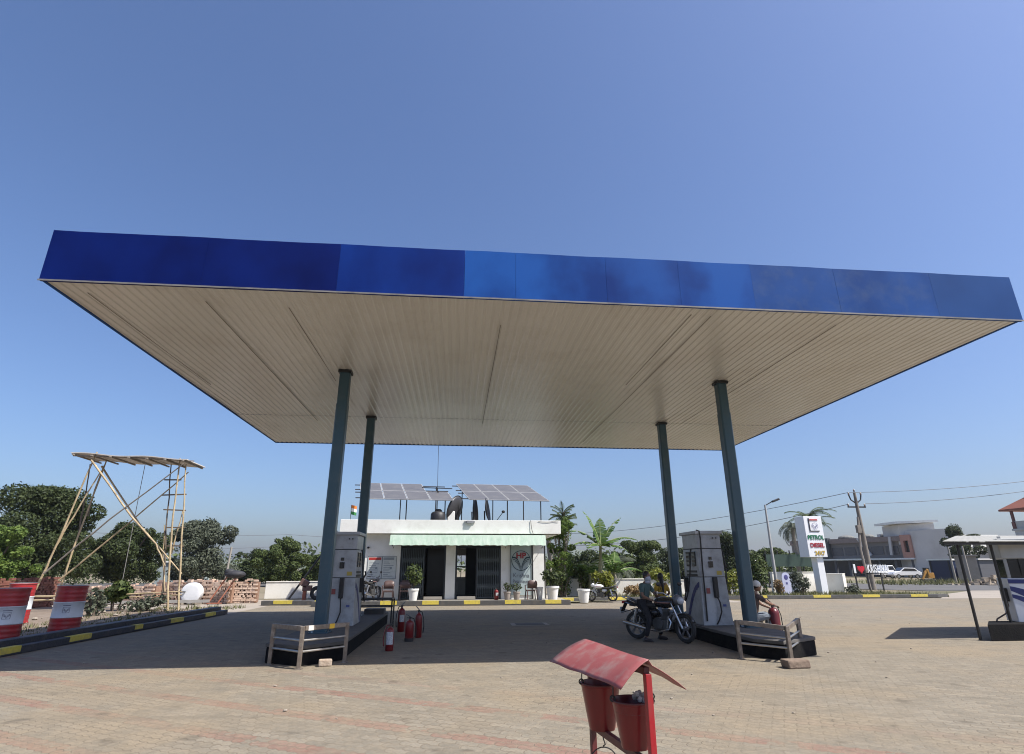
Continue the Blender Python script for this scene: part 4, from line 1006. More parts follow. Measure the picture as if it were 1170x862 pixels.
# ================================================================== PEOPLE
def skinmesh(nodes, edges, sub=2):
    """nodes: name -> (pos, radius or (rx, ry)); returns (verts, faces) of the grown surface"""
    me = bpy.data.meshes.new('tmp'); names = list(nodes); ix = {n: i for i, n in enumerate(names)}
    me.from_pydata([tuple(nodes[n][0]) for n in names], [(ix[a], ix[b]) for a, b in edges], [])
    o = bpy.data.objects.new('tmp', me); COL.objects.link(o)
    sk = o.modifiers.new('s', 'SKIN'); sk.use_smooth_shade = True; sk.branch_smoothing = .3
    for i, n in enumerate(names):
        r = nodes[n][1]; me.skin_vertices[0].data[i].radius = r if isinstance(r, tuple) else (r, r)
        me.skin_vertices[0].data[i].use_root = (i == 0)
    ss = o.modifiers.new('u', 'SUBSURF'); ss.levels = sub; ss.render_levels = sub
    bpy.context.view_layer.update()
    ev = bpy.data.meshes.new_from_object(o.evaluated_get(bpy.context.evaluated_depsgraph_get()))
    vs = [tuple(v.co) for v in ev.vertices]; fs = [tuple(p.vertices) for p in ev.polygons]
    bpy.data.objects.remove(o); bpy.data.meshes.remove(ev)
    return vs, fs
skin_m = mat('brown_skin', (.20, .105, .065), .55, col2=(.17, .09, .055)); hair_m = mat('black_hair', (.012, .010, .009), .5)
def person(loc, rz, J, label, top_m, leg_m, shoe_m, extras=(), bare_arm=True, long_hair=False, mask=None, cap=None, face=0.0, hair_col=None):
    """J: joint positions (local, x forward). pelvis chest neck head + _l/_r shoulder elbow wrist hip knee ankle toe"""
    t = thing('person', (0, 0, 0), label, 'person')
    J = {k: Vector(v) for k, v in J.items()}
    nodes = {'pelvis': (J['pelvis'], (.125, .10)), 'waist': (J['pelvis'].lerp(J['chest'], .5), (.115, .09)), 'chest': (J['chest'], (.14, .105)), 'neckb': (J['neck'], .055), 'neck': (J['neck'].lerp(J['head'], .4), .048)}
    edges = [('pelvis', 'waist'), ('waist', 'chest'), ('chest', 'neckb'), ('neckb', 'neck')]
    for s in 'lr':
        nodes['sh'+s] = (J['shoulder_'+s], .058); nodes['el'+s] = (J['elbow_'+s], .042); nodes['wr'+s] = (J['wrist_'+s], .027)
        d = (J['wrist_'+s]-J['elbow_'+s]).normalized(); pm = J['wrist_'+s]+d*.05; nodes['pa'+s] = (pm, (.036, .02))
        nodes['hi'+s] = (J['hip_'+s], .085); nodes['kn'+s] = (J['knee_'+s], .058); nodes['an'+s] = (J['ankle_'+s], .038)
        edges += [('chest', 'sh'+s), ('sh'+s, 'el'+s), ('el'+s, 'wr'+s), ('wr'+s, 'pa'+s), ('pelvis', 'hi'+s), ('hi'+s, 'kn'+s), ('kn'+s, 'an'+s)]
    vs, fs = skinmesh(nodes, edges, 1)
    b = B(); b.add(vs, fs)
    for s in 'lr':      # fingers
        d = (J['wrist_'+s]-J['elbow_'+s]).normalized(); sd = d.cross(Vector((0, 0, 1))); sd = sd.normalized() if sd.length > .1 else Vector((0, 1, 0)); nn = sd.cross(d)
        for k in range(4):
            o0 = J['wrist_'+s]+d*.075+sd*(-.026+.0175*k); L_ = (.068, .078, .073, .056)[k]
            b.path([o0-d*.02, o0+d*L_*.5-nn*.006, o0+d*L_*.85-nn*.03], [.009, .008, .006], 6)
        o0 = J['wrist_'+s]+d*.03-sd*.03; b.path([o0, o0+d*.03-sd*.022, o0+d*.055-sd*.024-nn*.015], [.010, .009, .007], 6)
    # head joined to the same mesh
    hd = J['head']; Mf = Matrix.Rotation(face, 3, 'Z')
    b.ell(hd, (.092, .076, .118), 16, 12, rot=Mf); b.ell(hd+Mf @ Vector((.03, 0, -.055)), (.06, .055, .06), 12, 8, rot=Mf)
    b.path([hd+Mf @ Vector((.086, 0, .012)), hd+Mf @ Vector((.108, 0, -.022)), hd+Mf @ Vector((.088, 0, -.03))], [.008, .014, .008], 6)
    for sg in (-1, 1): b.ell(hd+Mf @ Vector((.0, sg*.078, -.005)), (.018, .01, .03), 8, 6, rot=Mf)
    b.ell(hd+Mf @ Vector((.085, 0, -.055)), (.012, .026, .008), 8, 5, rot=Mf)
    b.build('body', skin_m, t, smooth=True)
    b = B()
    for sg in (-1, 1): b.ell(hd+Mf @ Vector((.083, sg*.032, .012)), (.010, .014, .009), 8, 6, rot=Mf)
    b.build('eyes', mat('eye_white', (.5, .48, .45), .2, col2=(.02, .02, .02), scale=60, contrast=.05), t)
    b = B(); b.ell(hd+Mf @ Vector((-.018, 0, .030)), (.094, .086, .108), 18, 12, rot=Mf)
    if long_hair:
        b.ell(hd+Mf @ Vector((-.07, 0, -.10)), (.05, .065, .14), 12, 8, rot=Mf); b.path([hd+Mf @ Vector((-.09, 0, -.1)), hd+Mf @ Vector((-.13, 0, -.3)), hd+Mf @ Vector((-.12, 0, -.5))], [.045, .035, .018], 8)
    b.build('hair', hair_m, t, smooth=True)
    # shirt
    n2 = {'pelvis': (J['pelvis']+Vector((0, 0, .0)), (.150, .125)), 'waist': (nodes['waist'][0], (.142, .115)), 'chest': (J['chest'], (.160, .125)), 'nk': (J['neck']-Vector((0, 0, .03)), .075)}
    e2 = [('pelvis', 'waist'), ('waist', 'chest'), ('chest', 'nk')]
    for s in 'lr':
        n2['sh'+s] = (J['shoulder_'+s], .074); n2['el'+s] = (J['shoulder_'+s].lerp(J['elbow_'+s], .82 if bare_arm else 1), .060 if bare_arm else .052); e2 += [('chest', 'sh'+s), ('sh'+s, 'el'+s)]
        if not bare_arm: n2['wr'+s] = (J['elbow_'+s].lerp(J['wrist_'+s], .92), .038); e2 += [('el'+s, 'wr'+s)]
    vs, fs = skinmesh(n2, e2, 1); b = B(); b.add(vs, fs); b.build('shirt', top_m, t, smooth=True)
    n3 = {'pelvis': (J['pelvis']-Vector((0, 0, .02)), (.142, .118))}; e3 = []
    for s in 'lr':
        n3['hi'+s] = (J['hip_'+s], .100); n3['kn'+s] = (J['knee_'+s], .073); n3['an'+s] = (J['knee_'+s].lerp(J['ankle_'+s], .95), .055); e3 += [('pelvis', 'hi'+s), ('hi'+s, 'kn'+s), ('kn'+s, 'an'+s)]
    vs, fs = skinmesh(n3, e3, 1); b = B(); b.add(vs, fs); b.build('trousers', leg_m, t, smooth=True)
    for s in 'lr':
        a = J['ankle_'+s]; o_ = J['toe_'+s]; d = (o_-a); d.z = 0; d = d.normalized(); c = Vector((a.x, a.y, o_.z))+d*.06
        Ms = Matrix.Rotation(math.atan2(d.y, d.x), 3, 'Z')
        b = B(); b.ell(c+Vector((0, 0, .035)), (.135, .048, .042), 14, 8, rot=Ms); b.ell(c-d*.07+Vector((0, 0, .055)), (.05, .04, .05), 10, 6, rot=Ms); b.box(c+Vector((0, 0, .008)), (.25, .085, .018), rot=Ms); b.build('shoe', shoe_m, t, smooth=True)
    if mask:
        b = B(); b.ell(hd+Mf @ Vector((.022, 0, -.045)), (.088, .082, .082), 16, 10, rot=Mf); b.ell(hd+Mf @ Vector((.01, 0, -.125)), (.075, .07, .05), 14, 8, rot=Mf); b.build('face_scarf', mask, t, smooth=True)
    if cap:
        b = B(); b.ell(hd+Mf @ Vector((-.01, 0, .045)), (.108, .098, .095), 18, 10, rot=Mf); b.build('cap', cap, t, smooth=True)
    t.location = loc; t.rotation_euler = (0, 0, rz)
    return t
cloth = lambda n, c, c2=None: mat(n, c, .85, col2=c2 or tuple(x*.7 for x in c), scale=7, bump=.9, bscale=9)
# rider standing astride the motorcycle, left hand on bar side, face covered
rid = dict(pelvis=(-.22, 0, .86), chest=(-.19, 0, 1.17), neck=(-.15, 0, 1.32), head=(-.10, 0, 1.46),
           shoulder_l=(-.18, .16, 1.27), elbow_l=(-.04, .24, 1.03), wrist_l=(.15, .17, .97), shoulder_r=(-.18, -.16, 1.27), elbow_r=(-.12, -.24, 1.01), wrist_r=(.06, -.17, .93),
           hip_l=(-.20, .11, .82), knee_l=(.06, .27, .50), ankle_l=(-.04, .32, .08), toe_l=(.12, .34, .0), hip_r=(-.20, -.11, .82), knee_r=(.06, -.27, .50), ankle_r=(-.04, -.32, .08), toe_r=(.12, -.34, .0))
prid = person((mc.location.x-.10, mc.location.y+.11, 0), man, rid, 'person with white face scarf and grey-green shirt standing astride the black motorcycle', cloth('grey_green_shirt', (.075, .125, .12)), cloth('black_trousers', (.016, .016, .02)), mat('dark_shoe', (.04, .03, .03), .5), mask=cloth('white_scarf', (.42, .44, .50)), bare_arm=True); prid.scale = (.95, .95, .95)
# woman in yellow standing behind
std = dict(pelvis=(0, 0, .90), chest=(.01, 0, 1.22), neck=(.01, 0, 1.38), head=(.03, 0, 1.52),
           shoulder_l=(0, .155, 1.32), elbow_l=(-.03, .25, 1.06), wrist_l=(.12, .14, .98), shoulder_r=(0, -.155, 1.32), elbow_r=(-.03, -.25, 1.06), wrist_r=(.12, -.14, .98),
           hip_l=(0, .09, .84), knee_l=(.02, .10, .46), ankle_l=(0, .10, .08), toe_l=(.15, .12, .0), hip_r=(0, -.09, .84), knee_r=(.02, -.10, .46), ankle_r=(0, -.10, .08), toe_r=(.15, -.12, .0))
wom = person((5.52, 15.55, 0), 1.75, std, 'person with long dark hair and yellow top standing behind the motorcycle tank', cloth('mustard_top', (.48, .30, .03)), cloth('pale_blue_trousers', (.30, .34, .42)), mat('tan_sandal', (.2, .13, .09), .6), long_hair=True); wom.scale = (.88,)*3
# seated person right of the front right column, reaching for the maroon cylinder
sit = dict(pelvis=(0, 0, .50), chest=(.06, 0, .84), neck=(.11, 0, 1.00), head=(.16, 0, 1.15),
           shoulder_l=(.08, .16, .94), elbow_l=(.27, .20, .74), wrist_l=(.44, .12, .66), shoulder_r=(.08, -.16, .94), elbow_r=(.30, -.19, .78), wrist_r=(.50, -.09, .72),
           hip_l=(.04, .10, .45), knee_l=(.40, .16, .52), ankle_l=(.36, .17, .09), toe_l=(.52, .19, .0), hip_r=(.04, -.10, .45), knee_r=(.40, -.12, .50), ankle_r=(.27, -.14, .09), toe_r=(.42, -.16, .0))
_s = A(861, 700, 14.0); person((_s.x, 14.0, 0), -.1, sit, 'seated person in white cap, dark patterned shirt and grey jeans beside the right column', cloth('dark_patterned_shirt', (.035, .03, .035), (.11, .07, .06)), cloth('faded_grey_jeans', (.17, .20, .24)), mat('white_trainer', (.62, .62, .60), .5), cap=mat('white_cap', (.62, .62, .60), .6), bare_arm=True)
t = thing('wooden_stool', (_s.x, 14.0, 0), 'low wooden stool under the seated person', 'stool')
b = B(); b.box((_s.x, 14.0, .385), (.34, .30, .03)); b.build('seat', wood, t)
for sx in (-1, 1):
    for sy in (-1, 1): b = B(); b.b2(_s.x+sx*.13-.015, _s.x+sx*.13+.015, 14.0+sy*.11-.015, 14.0+sy*.11+.015, 0, .37); b.build('leg', wood, t)
# ================================================================== LEFT: bamboo tower, bricks, tank
YF, YB = 24.3, 25.5
tw = thing('bamboo_tower', (-12.6, 24.9, 0), 'tall rickety bamboo pole tower carrying a long thin sheet platform', 'scaffold tower')
def pole(pts, Y, r=.045, m=bamboo, nm='bamboo_pole', Y2=None):
    P = [A(x, y, Y if Y2 is None else Y+(Y2-Y)*i/(len(pts)-1)) for i, (x, y) in enumerate(pts)]
    Q = []; rr = random.Random(int(pts[0][0]*7+pts[0][1]))
    for i in range(len(P)-1):
        for k in range(4):
            Q.append(P[i].lerp(P[i+1], k/4)+Vector((rr.uniform(-.02, .02), 0, rr.uniform(-.01, .01))))
    Q.append(P[-1])
    r *= .8; n = len(Q); b = B(); b.path(Q, [r*(1-.35*i/(n-1)) for i in range(n)], 8, m=0)
    d = (Q[-1]-Q[0]); L_ = d.length
    for k in range(1, int(L_/.42)):            # nodes of the cane
        t_ = k*.42/L_*(n-1); i = int(t_); c = Q[i].lerp(Q[min(i+1, n-1)], t_-i); dd = (Q[min(i+1, n-1)]-Q[i]).normalized()
        b.path([c-dd*.008, c+dd*.008], r*1.12*(1-.35*k*.42/L_), 8, m=0)
    return b.build(nm, m, tw, smooth=True)
def bot(px, py, Y, z=0):      # follow the line down to the ground: returns pixel lists as is
    return (px, py)
pole([(40.4, 673.5), (57, 640), (111, 516.6)], YF-.1, .055)
pole([(62, 627), (84, 590), (115.7, 538)], YF+.05, .045)
pole([(67.2, 676), (91, 608), (121.6, 526.8)], YF+.9, .05)
pole([(89, 612), (96, 575), (103, 530.6)], YB, .04, bamboo_dark)
pole([(100, 590), (108, 560), (119, 532)], YB-.1, .04, bamboo_dark)
pole([(104.2, 525.5), (150, 590), (178, 622), (188.5, 646.8)], YF-.2, .05)
pole([(115.7, 533), (160, 600), (207.6, 655.7)], YB-.4, .05, bamboo)
pole([(49.4, 655.7), (125, 594), (210, 530)], YF-.25, .045, wood)
pole([(67.2, 663.3), (145, 600), (215.3, 539.6)], YF+.7, .045, bamboo)
pole([(186, 678.7), (190, 608), (195.6, 531)], YB, .045, bamboo_dark)
pole([(191, 699), (193.6, 643), (198, 590), (205.8, 524)], YF, .055)
pole([(203.3, 698), (207.6, 612), (212.7, 530.6)], YF+.25, .05)
pole([(196, 633), (208.9, 584)], YB, .04)
pole([(188, 676), (186.5, 640), (188, 600)], YB, .04)
for (xa, ya, xb, yb) in ((188, 548.5, 207, 548.5), (184.5, 566, 213, 565), (187, 582.5, 212, 583.5), (190, 603, 211, 603), (189, 624, 210, 624)):
    b = B(); b.beam(A(xa, ya, YB-.1), A(xb, yb, YB-.1), .06, .05); b.build('ladder_rung', bamboo_dark, tw)
pole([(38, 682), (120, 681), (208, 676)], YF+.1, .045)
pole([(38, 686), (110, 684.5), (208, 680)], YB-.2, .04)
# platform sheet and its joists
zt = A(111, 517.5, YF).z
a0, a1 = A(81, 517, YF-.3), A(234, 524.5, YF-.3)
zz = (A(111, 519, YF).z+A(215, 524, YF).z)/2
xa, xb = a0.x, A(236, 527, YB+.3).x
b = B(); nseg = 24; vs = []
for i in range(nseg+1):
    x = xa+(xb-xa)*i/nseg; zl = a0.z+(a1.z-a0.z)*i/nseg+.03*sin(i*.5)
    vs += [(x, YF-.3, zl), (x, YB+.3, zl-.02)]
b.add(vs, [(2*i, 2*i+2, 2*i+3, 2*i+1) for i in range(nseg)]); b.build('platform_sheet', mat('dull_corrugated_sheet', (.55, .52, .48), .7, col2=(.42, .40, .37), scale=3), tw, solid=.035)
for i in range(7):
    u = .03+.94*i/6; x = xa+(xb-xa)*u; z = a0.z+(a1.z-a0.z)*u
    b = B(); b.beam((x, YF-.38, z-.09), (x, YB+.35, z-.11), .06, .055); b.build('joist', wood, tw)
pole([(84, 521), (150, 523), (222, 527)], YF-.2, .04, wood, nm='edge_pole')
b = B(); b.path([A(166, 530, YF+.6), A(158, 570, YF+.6), A(140, 663, YF+.6)], .012, 6); b.build('hanging_rope', mat('grey_rope', (.25, .24, .22), .8), tw)

def bricks(x0, y0, ang, n, rows, label, m, seed=1, depth=.5, group='stacks of clay bricks along the left edge of the yard', fall=.25):
    t = thing('brick_stack', (x0, y0, 0), label, 'brick stack', group)
    rr = random.Random(seed); b = B(); M = Matrix.Rotation(ang, 3, 'Z'); O = Vector((x0, y0, 0)); bw, bh = .225, .085
    hts = [rows-int(abs(rr.gauss(0, 1))*1.3) for _ in range(n)]
    for i in range(n):
        for r in range(hts[i]):
            off = .11 if r % 2 else 0
            c = O+M @ Vector((i*bw*1.03+off+rr.uniform(-.01, .01), rr.uniform(-.02, .02)+(0 if r % 2 else .03), r*bh*1.04+bh/2+.002))
            b.box(c, (bw*(.46 if rr.random() < .2 else .96), .12, bh*.93), ang+rr.uniform(-.05, .05))
    for k in range(int(n*.9)):
        c = O+M @ Vector((rr.uniform(0, n*bw), rr.uniform(.1, depth), max(hts)*bh*1.04-.045+rr.uniform(-.03, .05))); b.box(c, (bw, .11, bh), rr.uniform(0, 3))
    b.build('front_bricks', m, t)
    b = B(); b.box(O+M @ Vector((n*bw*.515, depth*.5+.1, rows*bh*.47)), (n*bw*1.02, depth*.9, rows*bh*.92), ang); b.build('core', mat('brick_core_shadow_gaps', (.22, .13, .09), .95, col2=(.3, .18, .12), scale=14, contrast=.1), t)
    return t
bm1 = mat('dusty_pale_bricks', (.56, .43, .34), .9, col2=(.44, .30, .225), scale=2.4, contrast=.12, dirt=(.44, .36, .28), dscale=3, damt=.6)
bm2 = mat('dark_red_bricks', (.20, .075, .05), .9, col2=(.14, .05, .035), scale=2.4, contrast=.12, dirt=(.3, .2, .14), dscale=3, damt=.5)
segs = [(G(78, 690), G(128, 691), 'leftmost pale brick stack, seen through the bamboo tower legs', 9), (G(129, 691), G(176, 691), 'second pale brick stack, left of the ladder side of the tower', 10),
        (G(177, 690), G(217, 690.5), 'pale brick stack directly behind the white round tank', 12), (G(218, 690), G(262, 690), 'pale brick stack right of the white round tank', 12), (G(263, 689.5), G(296, 689), 'rightmost short pale brick stack beside the low white wall', 12)]
for i, (p, q, lb, rw) in enumerate(segs):
    d = q-p; n = int(d.length/(.225*1.03)); bricks(p.x, p.y, math.atan2(d.y, d.x), n, rw, lb, bm1, i+1)
p, q = G(-30, 702), G(64, 694)
d = q-p; bricks(p.x, p.y, math.atan2(d.y, d.x), int(d.length/.232), 14, 'dark red brick stack behind the drums at the left edge', bm2, 11)

tk = G(219, 690.5); t = thing('round_tank', (tk.x, tk.y, 0), 'white round tank lying on its side before the brick stacks', 'tank')
b = B(); b.lathe((tk.x, tk.y-.3, .50), [(.001, -.02), (.3, -.018), (.43, -.012), (.46, .0), (.46, .3), (.42, .36), (.001, .38)], 36, axis='Y', cap=False); b.build('tank_shell', white_clean, t, smooth=True)
b = B(); b.tube((tk.x-.55, tk.y-.42, .55), (tk.x-.22, tk.y-.36, .55), .03); b.build('outlet_pipe', black_metal, t, smooth=True)
b = B(); b.box((tk.x-.3, tk.y-.1, .06), (.12, .9, .12)); b.build('cradle', wood, t)
b = B(); b.box((tk.x+.3, tk.y-.1, .06), (.12, .9, .12)); b.build('cradle', wood, t)
p, q = G(112, 692), G(247, 690); b = B(); b.beam(p+Vector((0, -.8, .16)), q+Vector((0, -.8, .16)), .12, .12)
tag(b.build('timber_beam', mat('greyish_beam', (.30, .29, .27), .7)), 'long grey beam lying in front of the brick stacks', 'beam')
w0 = G(251, 691); t = thing('hand_trolley', (w0.x, w0.y, 0), 'rusty leaning hand trolley with a dark bundle on top, by the white round tank', 'trolley')
for dx in (-.22, .22):
    b = B(); b.beam((w0.x-.3+dx, w0.y-.1, .02), (w0.x+.35+dx, w0.y+.1, 1.25), .05, .05, up=(0, 1, 0)); b.build('rail', brick_red, t)
b = B(); b.beam((w0.x-.55, w0.y-.1, .06), (w0.x+.1, w0.y-.1, .06), .06, .05); b.build('toe_plate', brick_red, t)
b = B(); b.ell((w0.x+.45, w0.y+.1, 1.32), (.5, .3, .18), 12, 7); b.ell((w0.x+.2, w0.y+.1, 1.42), (.25, .2, .16), 10, 6); b.build('bundle', mat('black_tarpaulin', (.03, .03, .035), .7, bump=.6, bscale=6), t, smooth=True)
pp = G(254, 680); b = B(); b.tube((pp.x, pp.y, 0), (pp.x+.12, pp.y, 2.9), .075, .06); tag(b.build('concrete_post', concrete, smooth=True), 'pale concrete post standing behind the brick stacks', 'post')

# low white walls
def lowwall(p, q, h, label, th=.2, m=white):
    d = (q-p); ang = math.atan2(d.y, d.x); c = (p+q)/2; t = thing('boundary_wall', (c.x, c.y, 0), label, 'wall')
    b = B(); b.box((c.x, c.y, h/2), (d.length, th, h), ang); b.build('wall_body', m, t, bevel=.01)
    b = B(); b.box((c.x, c.y, h+.025), (d.length+.02, th+.06, .05), ang); b.build('coping', m, t, bevel=.01)
    return t
wall_w = mat('whitewashed_wall', (.74, .72, .66), .8, col2=(.62, .59, .52), scale=.9, dirt=(.36, .31, .24), dscale=1.0, damt=.45, bump=.2)
lowwall(G(302, 684.5), G(384, 683.5), .85, 'low whitewashed wall left of the station building', m=wall_w)
lowwall(G(640, 682), G(742, 681.5), .92, 'low whitewashed wall behind the banana plants', m=wall_w)
lowwall(G(744, 681.5), G(800, 681), .85, 'low whitewashed wall seen behind the motorcycle riders', m=wall_w)
lowwall(G(818, 681), G(872, 681), .80, 'low whitewashed wall between the two right columns', m=wall_w)
lowwall(G(884, 679), G(934, 678), 1.25, 'taller whitewashed wall left of the price pylon', m=wall_w)
lowwall(G(949, 678.5), G(968, 679), 1.15, 'short whitewashed wall right of the price pylon', th=.6, m=wall_w)

# barrier machine left of the station
bp = G(347, 687); t = thing('road_barrier', (bp.x, bp.y, 0), 'brown road barrier with its dark boom raised steeply to the right', 'barrier')
b = B(); b.box((bp.x, bp.y, .35), (.16, .2, .7)); b.build('post', brick_red, t)
b = B(); b.box((bp.x-.05, bp.y-.02, .86), (.42, .3, .34), rot=Matrix.Rotation(.5, 3, 'Y')); b.box((bp.x+.12, bp.y-.04, .62), (.45, .26, .26)); b.build('counterweight', mat('brown_painted_box', (.15, .085, .07), .7, dirt=(.2, .17, .14)), t, bevel=.02)
b = B(); b.tube((bp.x-.75, bp.y-.05, .1), (bp.x+1.35, bp.y-.05, 3.3), .05); b.build('boom', black_metal, t, smooth=True)
b = B(); b.torus((bp.x+.62, bp.y-.05, .38), .25, .1, n=20); b.build('spare_tyre', rubber, t, smooth=True)

# ================================================================== KIOSK at the right
kz = .35
t = thing('pump_island', (13.6, 13.5, 0), 'short black pump island under the small sheet roof at the right edge', 'pump island')
b = B(); b.prism([(12.1, 12.75, 0), (16.5, 12.75, 0), (17.2, 13.5, 0), (12.86, 13.5, 0)], (0, 0, kz)); b.build('island_body', black_paint, t, bevel=.012)
ks = thing('shelter', (13.5, 13.6, 0), 'small shelter with pale sheet roof on thin black posts at the right edge', 'shelter')
fy, by = 12.6, 14.9
fl = A(1077, 618.5, fy); bl_ = A(1092, 612.5, by)
b = B(); rx = 17.5; nseg = 60; vs = []
for i in range(nseg+1):
    u = i/nseg; x = fl.x+(rx-fl.x)*u; z = .003*(i % 2)
    xb_ = bl_.x+(rx-bl_.x)*u
    vs += [(x, fy, fl.z+z+.02*u), (xb_, by, bl_.z+z+.02*u)]
b.add(vs, [(2*i, 2*i+2, 2*i+3, 2*i+1) for i in range(nseg)]); b.build('roof_sheet', mat('dusty_pale_roof_sheet', (.30, .30, .275), .8, col2=(.25, .25, .23), scale=2, dirt=(.25, .23, .2), dscale=3), ks, solid=.015)
b = B(); b.beam((fl.x+.1, fy+.1, fl.z-.05), (rx, fy+.1, fl.z-.03), .05, .06); b.build('front_beam', black_metal, ks)
b = B(); b.beam((bl_.x+.25, by-.1, bl_.z-.06), (rx, by-.1, bl_.z-.04), .05, .06); b.build('rear_beam', black_metal, ks)
for (x, y, z0) in ((12.0, 12.92, 0), (13.05, 13.1, kz)):
    zt_ = fl.z+(bl_.z-fl.z)*(y-fy)/(by-fy)
    b = B(); b.tube((x, y, z0), (x, y, zt_-.03), .033, n=10); b.build('post', black_metal if y < 14 else mat('grey_post', (.3, .29, .27), .6), ks, smooth=True)
b = B(); b.beam((15.5, fy+.2, fl.z-.05), (15.9, by-.2, bl_.z-.06), .05, .05); b.build('cross_beam', black_metal, ks)
# modern dispenser
t = thing('fuel_dispenser', (12.98, 13.05, kz), 'newer white fuel dispenser with deep blue swoosh, cut by the right edge', 'fuel dispenser')
x0, x1, y0, y1 = 12.98, 14.1, 13.05, 13.65
dw = mat('clean_pale_blue_white_panel', (.62, .65, .70), .35, col2=(.56, .59, .64))
b = B(); b.b2(x0, x1, y0, y1, kz, kz+.98); b.build('lower_cabinet', dw, t, bevel=.015)
b = B(); b.b2(x0+.03, x1, y0+.03, y1-.03, kz+.985, kz+1.42); b.build('display_band', dark_glass, t, bevel=.01)
b = B(); b.b2(x0+.32, x0+.75, y0+.0, y0+.03, kz+1.05, kz+1.5); b.build('screen', dark_glass, t)
b = B(); b.b2(x0+.03, x0+.09, y0+.01, y0+.05, kz+.985, kz+1.95); b.build('side_mast', mat('grey_panel', (.34, .35, .35), .5), t)
b = B(); b.b2(x0-.02, x1, y0-.02, y1+.02, kz+1.43, kz+1.9); b.build('top_box', mat('grey_white_panel', (.42, .43, .42), .5), t, bevel=.02)
b = B(); b.b2(x0-.003, x1, y0-.008, y0-.001, kz+.86, kz+.955); b.build('blue_band', blue_swoosh, t)
for (za, zb_, w_) in ((.80, .46, .13), (.62, .24, .10)):
    b = B(); n = 14; vs = []
    for i in range(n+1):
        u = i/n; x = x0+.005+1.08*u; z = kz+za-(za-zb_)*u**1.5-.12*u; vs += [(x, y0-.006, z), (x, y0-.006, z-w_*(.5+.9*sin(pi*min(u+.1, 1))))]
    b.add(vs, [(2*i, 2*i+2, 2*i+3, 2*i+1) for i in range(n)]); b.build('swoosh_decal', blue_swoosh, t, solid=.003)
emblem(x0+.52, y0-.012, kz+.22, .26, t, blue_swoosh, redink, txt=False)
b = B(); b.b2(x0-.10, x0-.005, y0+.15, y0+.3, kz+.45, kz+.75); b.build('nozzle_boot', black_metal, t, bevel=.01)
b = B(); b.path([(x0-.06, y0+.22, kz+.6), (x0-.04, y0+.2, kz+.35), (x0-.15, y0+.15, kz+.18), (x0-.38, y0+.08, kz+.06), (x0-.42, y0+.05, kz+.0)], .017, 8); b.build('hose', mat('brown_hose', (.09, .06, .05), .6), t, smooth=True)

t.rotation_euler = (0, 0, -.42); t.location = (13.28, 13.12, kz)

# ================================================================== PRICE PYLON
YP = 34.4
px0, px1 = A(917.4, 590, YP).x, A(937.6, 590, YP).x
zt, zb = A(920, 590, YP).z, A(935, 636.6, YP).z
dep = 1.0
py = thing('price_pylon', ((px0+px1)/2, YP+dep/2, 0), 'tall white fuel station pylon reading PETROL DIESEL 24X7 in coloured letters', 'sign')
pw = mat('pylon_white', (.80, .81, .82), .4, col2=(.74, .75, .76))
b = B(); b.b2(px0, px1, YP, YP+dep, zb, zt); b.build('sign_box', pw, py, bevel=.01)
cx0, cx1 = A(932.7, 637, YP+.15).x, A(939.9, 637, YP+.15).x
b = B(); b.b2(cx0, cx1, YP+.12, YP+.72, 0, zb); b.build('pillar', pw, py, bevel=.01)
W_ = px1-px0; cxm = (px0+px1)/2; Hh = zt-zb
yt = YP-.02
gr = mat('sign_green', (.01, .16, .07), .4); rd_ = mat('sign_red', (.36, .015, .03), .4); yl = mat('sign_amber', (.50, .33, .02), .4); bk = mat('sign_black', (.02, .02, .03), .4); lt_red = mat('soft_red', (.55, .12, .12), .5); violet = mat('ink_violet', (.10, .10, .28), .4)
text('lettering', 'PETROL', W_*.30, (cxm+.02, yt, zt-Hh*.53), gr, py, bold=.012, sx=.86)
text('lettering', 'DIESEL', W_*.30, (cxm+.03, yt, zt-Hh*.72), rd_, py, bold=.012, sx=.88)
text('lettering', '24X7', W_*.30, (cxm+.12, yt, zt-Hh*.91), yl, py, bold=.010, sx=.85)
b = B(); xq = px0+W_*.24; zq1, zq0 = zt-Hh*.05, zt-Hh*.38
b.b2(xq, xq+.06, yt-.01, YP, zq0, zq1); b.b2(xq+.06, xq+W_*.55, yt-.01, YP, zq0, zq0+.05); b.build('emblem_frame', bk, py)
b = B(); b.b2(xq+.10, xq+W_*.52, yt-.006, YP, zq1-.14, zq1-.05); b.build('red_caption_band', lt_red, py)
emblem(xq+W_*.33, yt-.004, zq0+(zq1-zq0)*.42, W_*.36, py, violet, lt_red, txt=False)

# street lamp, banner, letters sign
lp = G(889, 680); t = thing('street_lamp', (lp.x, lp.y, 0), 'slender grey street lamp left of the price pylon', 'street lamp')
zt_ = A(872.5, 577, lp.y).z
b = B(); b.path([(lp.x, lp.y, 0), (lp.x, lp.y, 2.2), (lp.x, lp.y, zt_)], [.10, .085, .055], 10); b.build('pole', mat('pale_lamp_pole', (.38, .38, .37), .6), t, smooth=True)
b = B(); b.tube((lp.x, lp.y, zt_-.05), (lp.x+.5, lp.y-.1, zt_+.22), .03); b.build('arm', black_metal, t, smooth=True)
b = B(); b.box((lp.x+.68, lp.y-.12, zt_+.27), (.5, .2, .12), rot=Matrix.Rotation(-.35, 3, 'Y')); b.build('lamp_head', black_metal, t, bevel=.02)
bp = G(901, 680); t = thing('banner_board', (bp.x, bp.y, 0), 'lavender round-topped banner board by the street lamp', 'banner')
b = B(); w_, h_ = .26, 1.28; poly = [(bp.x-w_, bp.y, .02), (bp.x+w_, bp.y, .02)]+[(bp.x+w_*cos(a*pi/8), bp.y, h_-.25+.25*sin(a*pi/8)) for a in range(9)]
